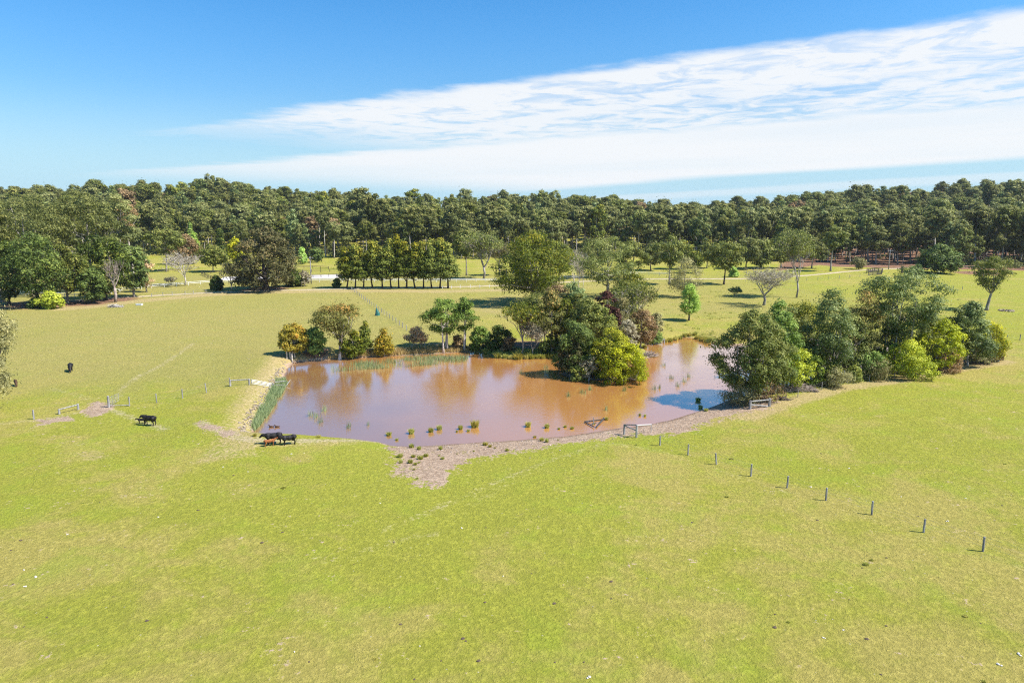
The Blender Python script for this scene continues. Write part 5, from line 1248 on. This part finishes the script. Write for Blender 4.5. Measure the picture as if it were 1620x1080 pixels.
rng = np.random.RandomState(77); G = Geo()
line = [at_z(*p, 0.15)[:2] for p in [(452, 577), (446, 590), (438, 604), (430, 620), (416, 642), (405, 658), (396, 672), (390, 688), (397, 692)]]
for k in range(240):
    i0 = rng.randint(len(line) - 1); q = line[i0] + (line[i0 + 1] - line[i0]) * rng.rand() + rng.normal(size=2) * 0.25; q[0] -= 0.30
    V, F = rock_verts(rng, rng.uniform(0.06, 0.20)); G.add(V + (q[0], q[1], max(float(ground_z(q[0], q[1])), -0.05) + 0.04), F)
tag(obj('riprap_stones', G.mesh('riprap_stones', [STONE])), 'loose pale stones lining the left bank of the pond', 'stones', kind='stuff')
G = Geo()
for k in range(260):       # clods and small stones on the beach
    a = rng.rand(); px__ = 610 + a * 560; py__ = np.interp(px__, [610, 760, 900, 1000, 1100, 1170], [704, 701, 691, 678, 656, 640]) + abs(rng.normal()) * 9
    if px__ > 940: py__ = py__ - 0 + 0
    q = gp(px__, py__); V, F = rock_verts(rng, rng.uniform(0.03, 0.10)); G.add(V + q + (0, 0, 0.01), F)
tag(obj('mud_clods', G.mesh('mud_clods', [DEAD_WOOD])), 'trampled clods and small stones on the muddy beach', 'clods', kind='stuff')


def heap(name, label, cat, x, y, w, h, n, m, r=0.03, L=1.2):
    p = gp(x, y); W = px_size(p, w); H = h; rng = np.random.RandomState(int(x)); G = Geo()
    for k in range(n):
        a = rng.rand() * 6.283; q = np.array([rng.uniform(-1, 1) * W / 2, rng.uniform(-1, 1) * W * 0.22, 0.05 + rng.rand() * H * 0.85]); q[2] *= max(0.15, 1 - abs(q[0]) / (W / 2)) ** 0.6
        d = np.array([math.cos(a), math.sin(a) * 0.7, rng.normal() * 0.35]) * L * rng.uniform(0.3, 0.8); b = q + d * 0.5 + rng.normal(size=3) * 0.1
        pts = np.array([q - d * 0.5, q + rng.normal(size=3) * 0.06, b]); pts[:, 2] = np.maximum(pts[:, 2], 0.02); G.tube(pts, [r, r * 0.8, r * 0.3], 4, cap=False)
    return tag(obj(name, G.mesh(name, [m]), loc=tuple(p)), label, cat)


heap('branch_heap', 'heap of bleached grey branches at edge of right bank trees', 'brush pile', 1266, 618, 46, 1.15, 380, DEAD_WOOD, 0.03, 1.5)
heap('branch_heap', 'grey driftwood heap at the tip of the spit', 'brush pile', 1027, 563, 26, 0.9, 130, DEAD_WOOD, 0.04, 1.6)
heap('branch_heap', 'pale brush heap in the pasture below the dead trunk', 'brush pile', 183, 486, 19, 0.8, 170, PALE_BARK, 0.06, 2.0)
heap('branch_heap', 'thin fallen limbs lying in the shade by the corner trees', 'brush pile', 1238, 632, 20, 0.4, 40, DARK_BARK, 0.05, 1.8)
for k, (x, y, w, lab) in enumerate([(300, 468, 10, 'flat scrub sticks beside the driveway bend')][:0]): pass

# ring of stones in the right paddock
c = gp(1592, 492); rs = empty('stone_ring', tuple(c), 'low ring of pale stones in the right paddock', 'stones'); rng = np.random.RandomState(3)
for k in range(14):
    a = k / 14 * 6.283; V, F = rock_verts(rng, rng.uniform(0.28, 0.42)); G = Geo(); G.add(V + (math.cos(a) * 1.4, math.sin(a) * 1.4, 0.12), F); obj('stone', G.mesh('stone', [STONE]), rs)
# white plastic crate in the left pasture
p = gp(220.5, 483); cr_ = empty('white_trough', tuple(p), 'small white trough in the pasture right of the brush heap', 'trough'); G = Geo()
L_, W_, H_ = 0.75, 0.4, 0.45
for (cx, cy_, sx, sy) in ((0, -W_ + 0.05, 2 * L_, 0.1), (0, W_ - 0.05, 2 * L_, 0.1)): G.box((cx, cy_, H_ / 2 + 0.02), (sx, sy, H_))
for s in (-1, 1): G.box((s * (L_ - 0.05), 0, H_ / 2 + 0.02), (0.1, 2 * W_ - 0.2 - 0.006, H_))
G.box((0, 0, 0.08), (2 * L_ - 0.21, 2 * W_ - 0.21, 0.05)); obj('tub', G.mesh('tub', [RAIL_WHITE]), cr_)
G = Geo(); G.box((0, -W_ - 0.02, H_ - 0.03), (2 * L_ + 0.1, 0.04, 0.08)); G.box((0, W_ + 0.02, H_ - 0.03), (2 * L_ + 0.1, 0.04, 0.08)); obj('rim', G.mesh('rim', [RAIL_WHITE]), cr_)
# teal tree guard
TEAL = mat_noise('teal_plastic', (0.015, 0.09, 0.08), (0.04, 0.17, 0.15), 3, rough=0.5, bump=0.1)
p = gp(597, 499); tg = empty('tree_guard', tuple(p), 'teal green plastic cover standing beside the diagonal fence', 'cover'); G = Geo()
G.tube([(0, 0, 0), (0.05, 0, 0.6), (-0.1, 0, 1.3), (-0.15, 0, 1.75)], [0.6, 0.5, 0.26, 0.12], 9); obj('cover', G.mesh('cover', [TEAL]), tg)
G = Geo(); G.tube([(-0.15, 0, 1.5), (-0.15, 0, 2.0)], [0.05, 0.05], 6); obj('stake', G.mesh('stake', [DARK_BARK]), tg)

# scattered pats, weeds, pale fungi on the near pasture
PAT = mat_noise('dry_dung', (0.06, 0.045, 0.03), (0.15, 0.11, 0.07), 6)
PALE = mat_noise('pale_fungus', (0.55, 0.50, 0.42), (0.75, 0.70, 0.62), 6)
rng = np.random.RandomState(91)
pm = []
for k in range(4):
    V, F = rock_verts(rng, 0.17, 0.3); G = Geo(); G.add(V + (0, 0, 0.02), F); pm.append(G.mesh('cow_pat', [PAT]))
    V, F = rock_verts(rng, 0.09, 0.55); G = Geo(); G.add(V + (0, 0, 0.03), F); V, F = rock_verts(rng, 0.06, 0.55); G.add(V + (0.13, 0.05, 0.02), F); pm.append(G.mesh('fungus', [PALE]))
for k in range(75):
    x, y = rng.uniform(0, 1620), rng.uniform(690, 1075)
    if 560 < x < 1240 and y < 790: continue
    p = gp(x, y); f = k % 3 == 0
    o = obj('fungus' if f else 'cow_pat', pm[2 * (k % 4) + (1 if f else 0)], loc=tuple(p)); s = rng.uniform(0.4, 1.2) * (0.9 if f else 0.65); o.scale = (s, s, s); o.rotation_euler = (0, 0, k)
    tag(o, 'small pale fungus speck lying on the near pasture' if f else 'small dark dried cow pat lying on the pasture', 'fungus' if f else 'cow pat', 'pale specks scattered over the pasture' if f else 'cow pats scattered over the pasture')
weeds = [(1370, 893, 11, 'largest dark weed clump in right foreground below the posts'), (1379, 886, 7, 'smaller weed clump beside the largest one'), (1150, 786, 7, 'brown dry tuft below the fence posts'), (1590, 734, 5, 'lone dark tuft near right picture edge'), (1247, 984, 7, 'dark brown tuft in the lower right foreground'), (1157, 726, 7, 'pale dry tuft beside the leaning post'), (593, 1042, 8, 'pale brown tuft in lower centre foreground'), (1527, 975, 9, 'yellowish tuft in the lower right pasture'), (449, 772, 9, 'brown tuft in the pasture left of the mud spit'), (1006, 704, 5, 'small dark tuft below the sloping rail brace'), (1556, 1078, 9, 'dark tuft at the bottom edge of the picture'), (130, 796, 5, 'small brown tuft in the left foreground')]
for x, y, w, lab in weeds: tussock(x, y, w, lab, 'lone weeds in the near pasture', TUSSG if ('pale' in lab or 'yellow' in lab) else TUSS, hgt=0.55)
rng = np.random.RandomState(17)
pts = []
while len(pts) < 110:
    x, y = rng.uniform(1020, 1230), rng.uniform(455, 538)
    if sdf_poly(np.array([gp(x, y)[0]]), np.array([gp(x, y)[1]]), POND)[0] > 1: pts.append(gp(x, y))
P = np.concatenate([np.column_stack([rng.normal(size=14) * 0.28, rng.normal(size=14) * 0.28, np.zeros(14)]) + p for p in pts])
blade_stuff('paddock_weeds', 'scattered low weeds over the paddock beyond the inlet', P, rng.uniform(0.2, 0.5, len(P)), 0.10, TUSS, 9, 0.8, cat='weeds')
print('objects', len(scene.objects))

dg_n = 0; seen_ = set()
for o in scene.objects:
    if o.type == 'MESH' and o.data.name not in seen_:
        seen_.add(o.data.name); dg_n += len(o.data.loops) - 2 * len(o.data.polygons)
print('triangles', dg_n)

# ------------------------------------------------------------------ thin summer haze: one closed box round everything
hm = bpy.data.materials.new('haze_air'); hm.use_nodes = True; hm.node_tree.nodes.clear()
ht = NT(hm.node_tree); ho = ht.new('ShaderNodeOutputMaterial'); hv = ht.new('ShaderNodeVolumePrincipled'); hv.inputs['Color'].default_value = (0.86, 0.92, 1.0, 1); hv.inputs['Density'].default_value = 0.00006; hv.inputs['Anisotropy'].default_value = 0.2
ht.l.new(hv.outputs[0], ho.inputs['Volume'])
G = Geo(); G.box((0, 1370, 40), (5200, 3000, 90)); tag(obj('haze', G.mesh('haze', [hm])), kind='stuff', label='thin pale air haze over the whole valley', cat='haze')
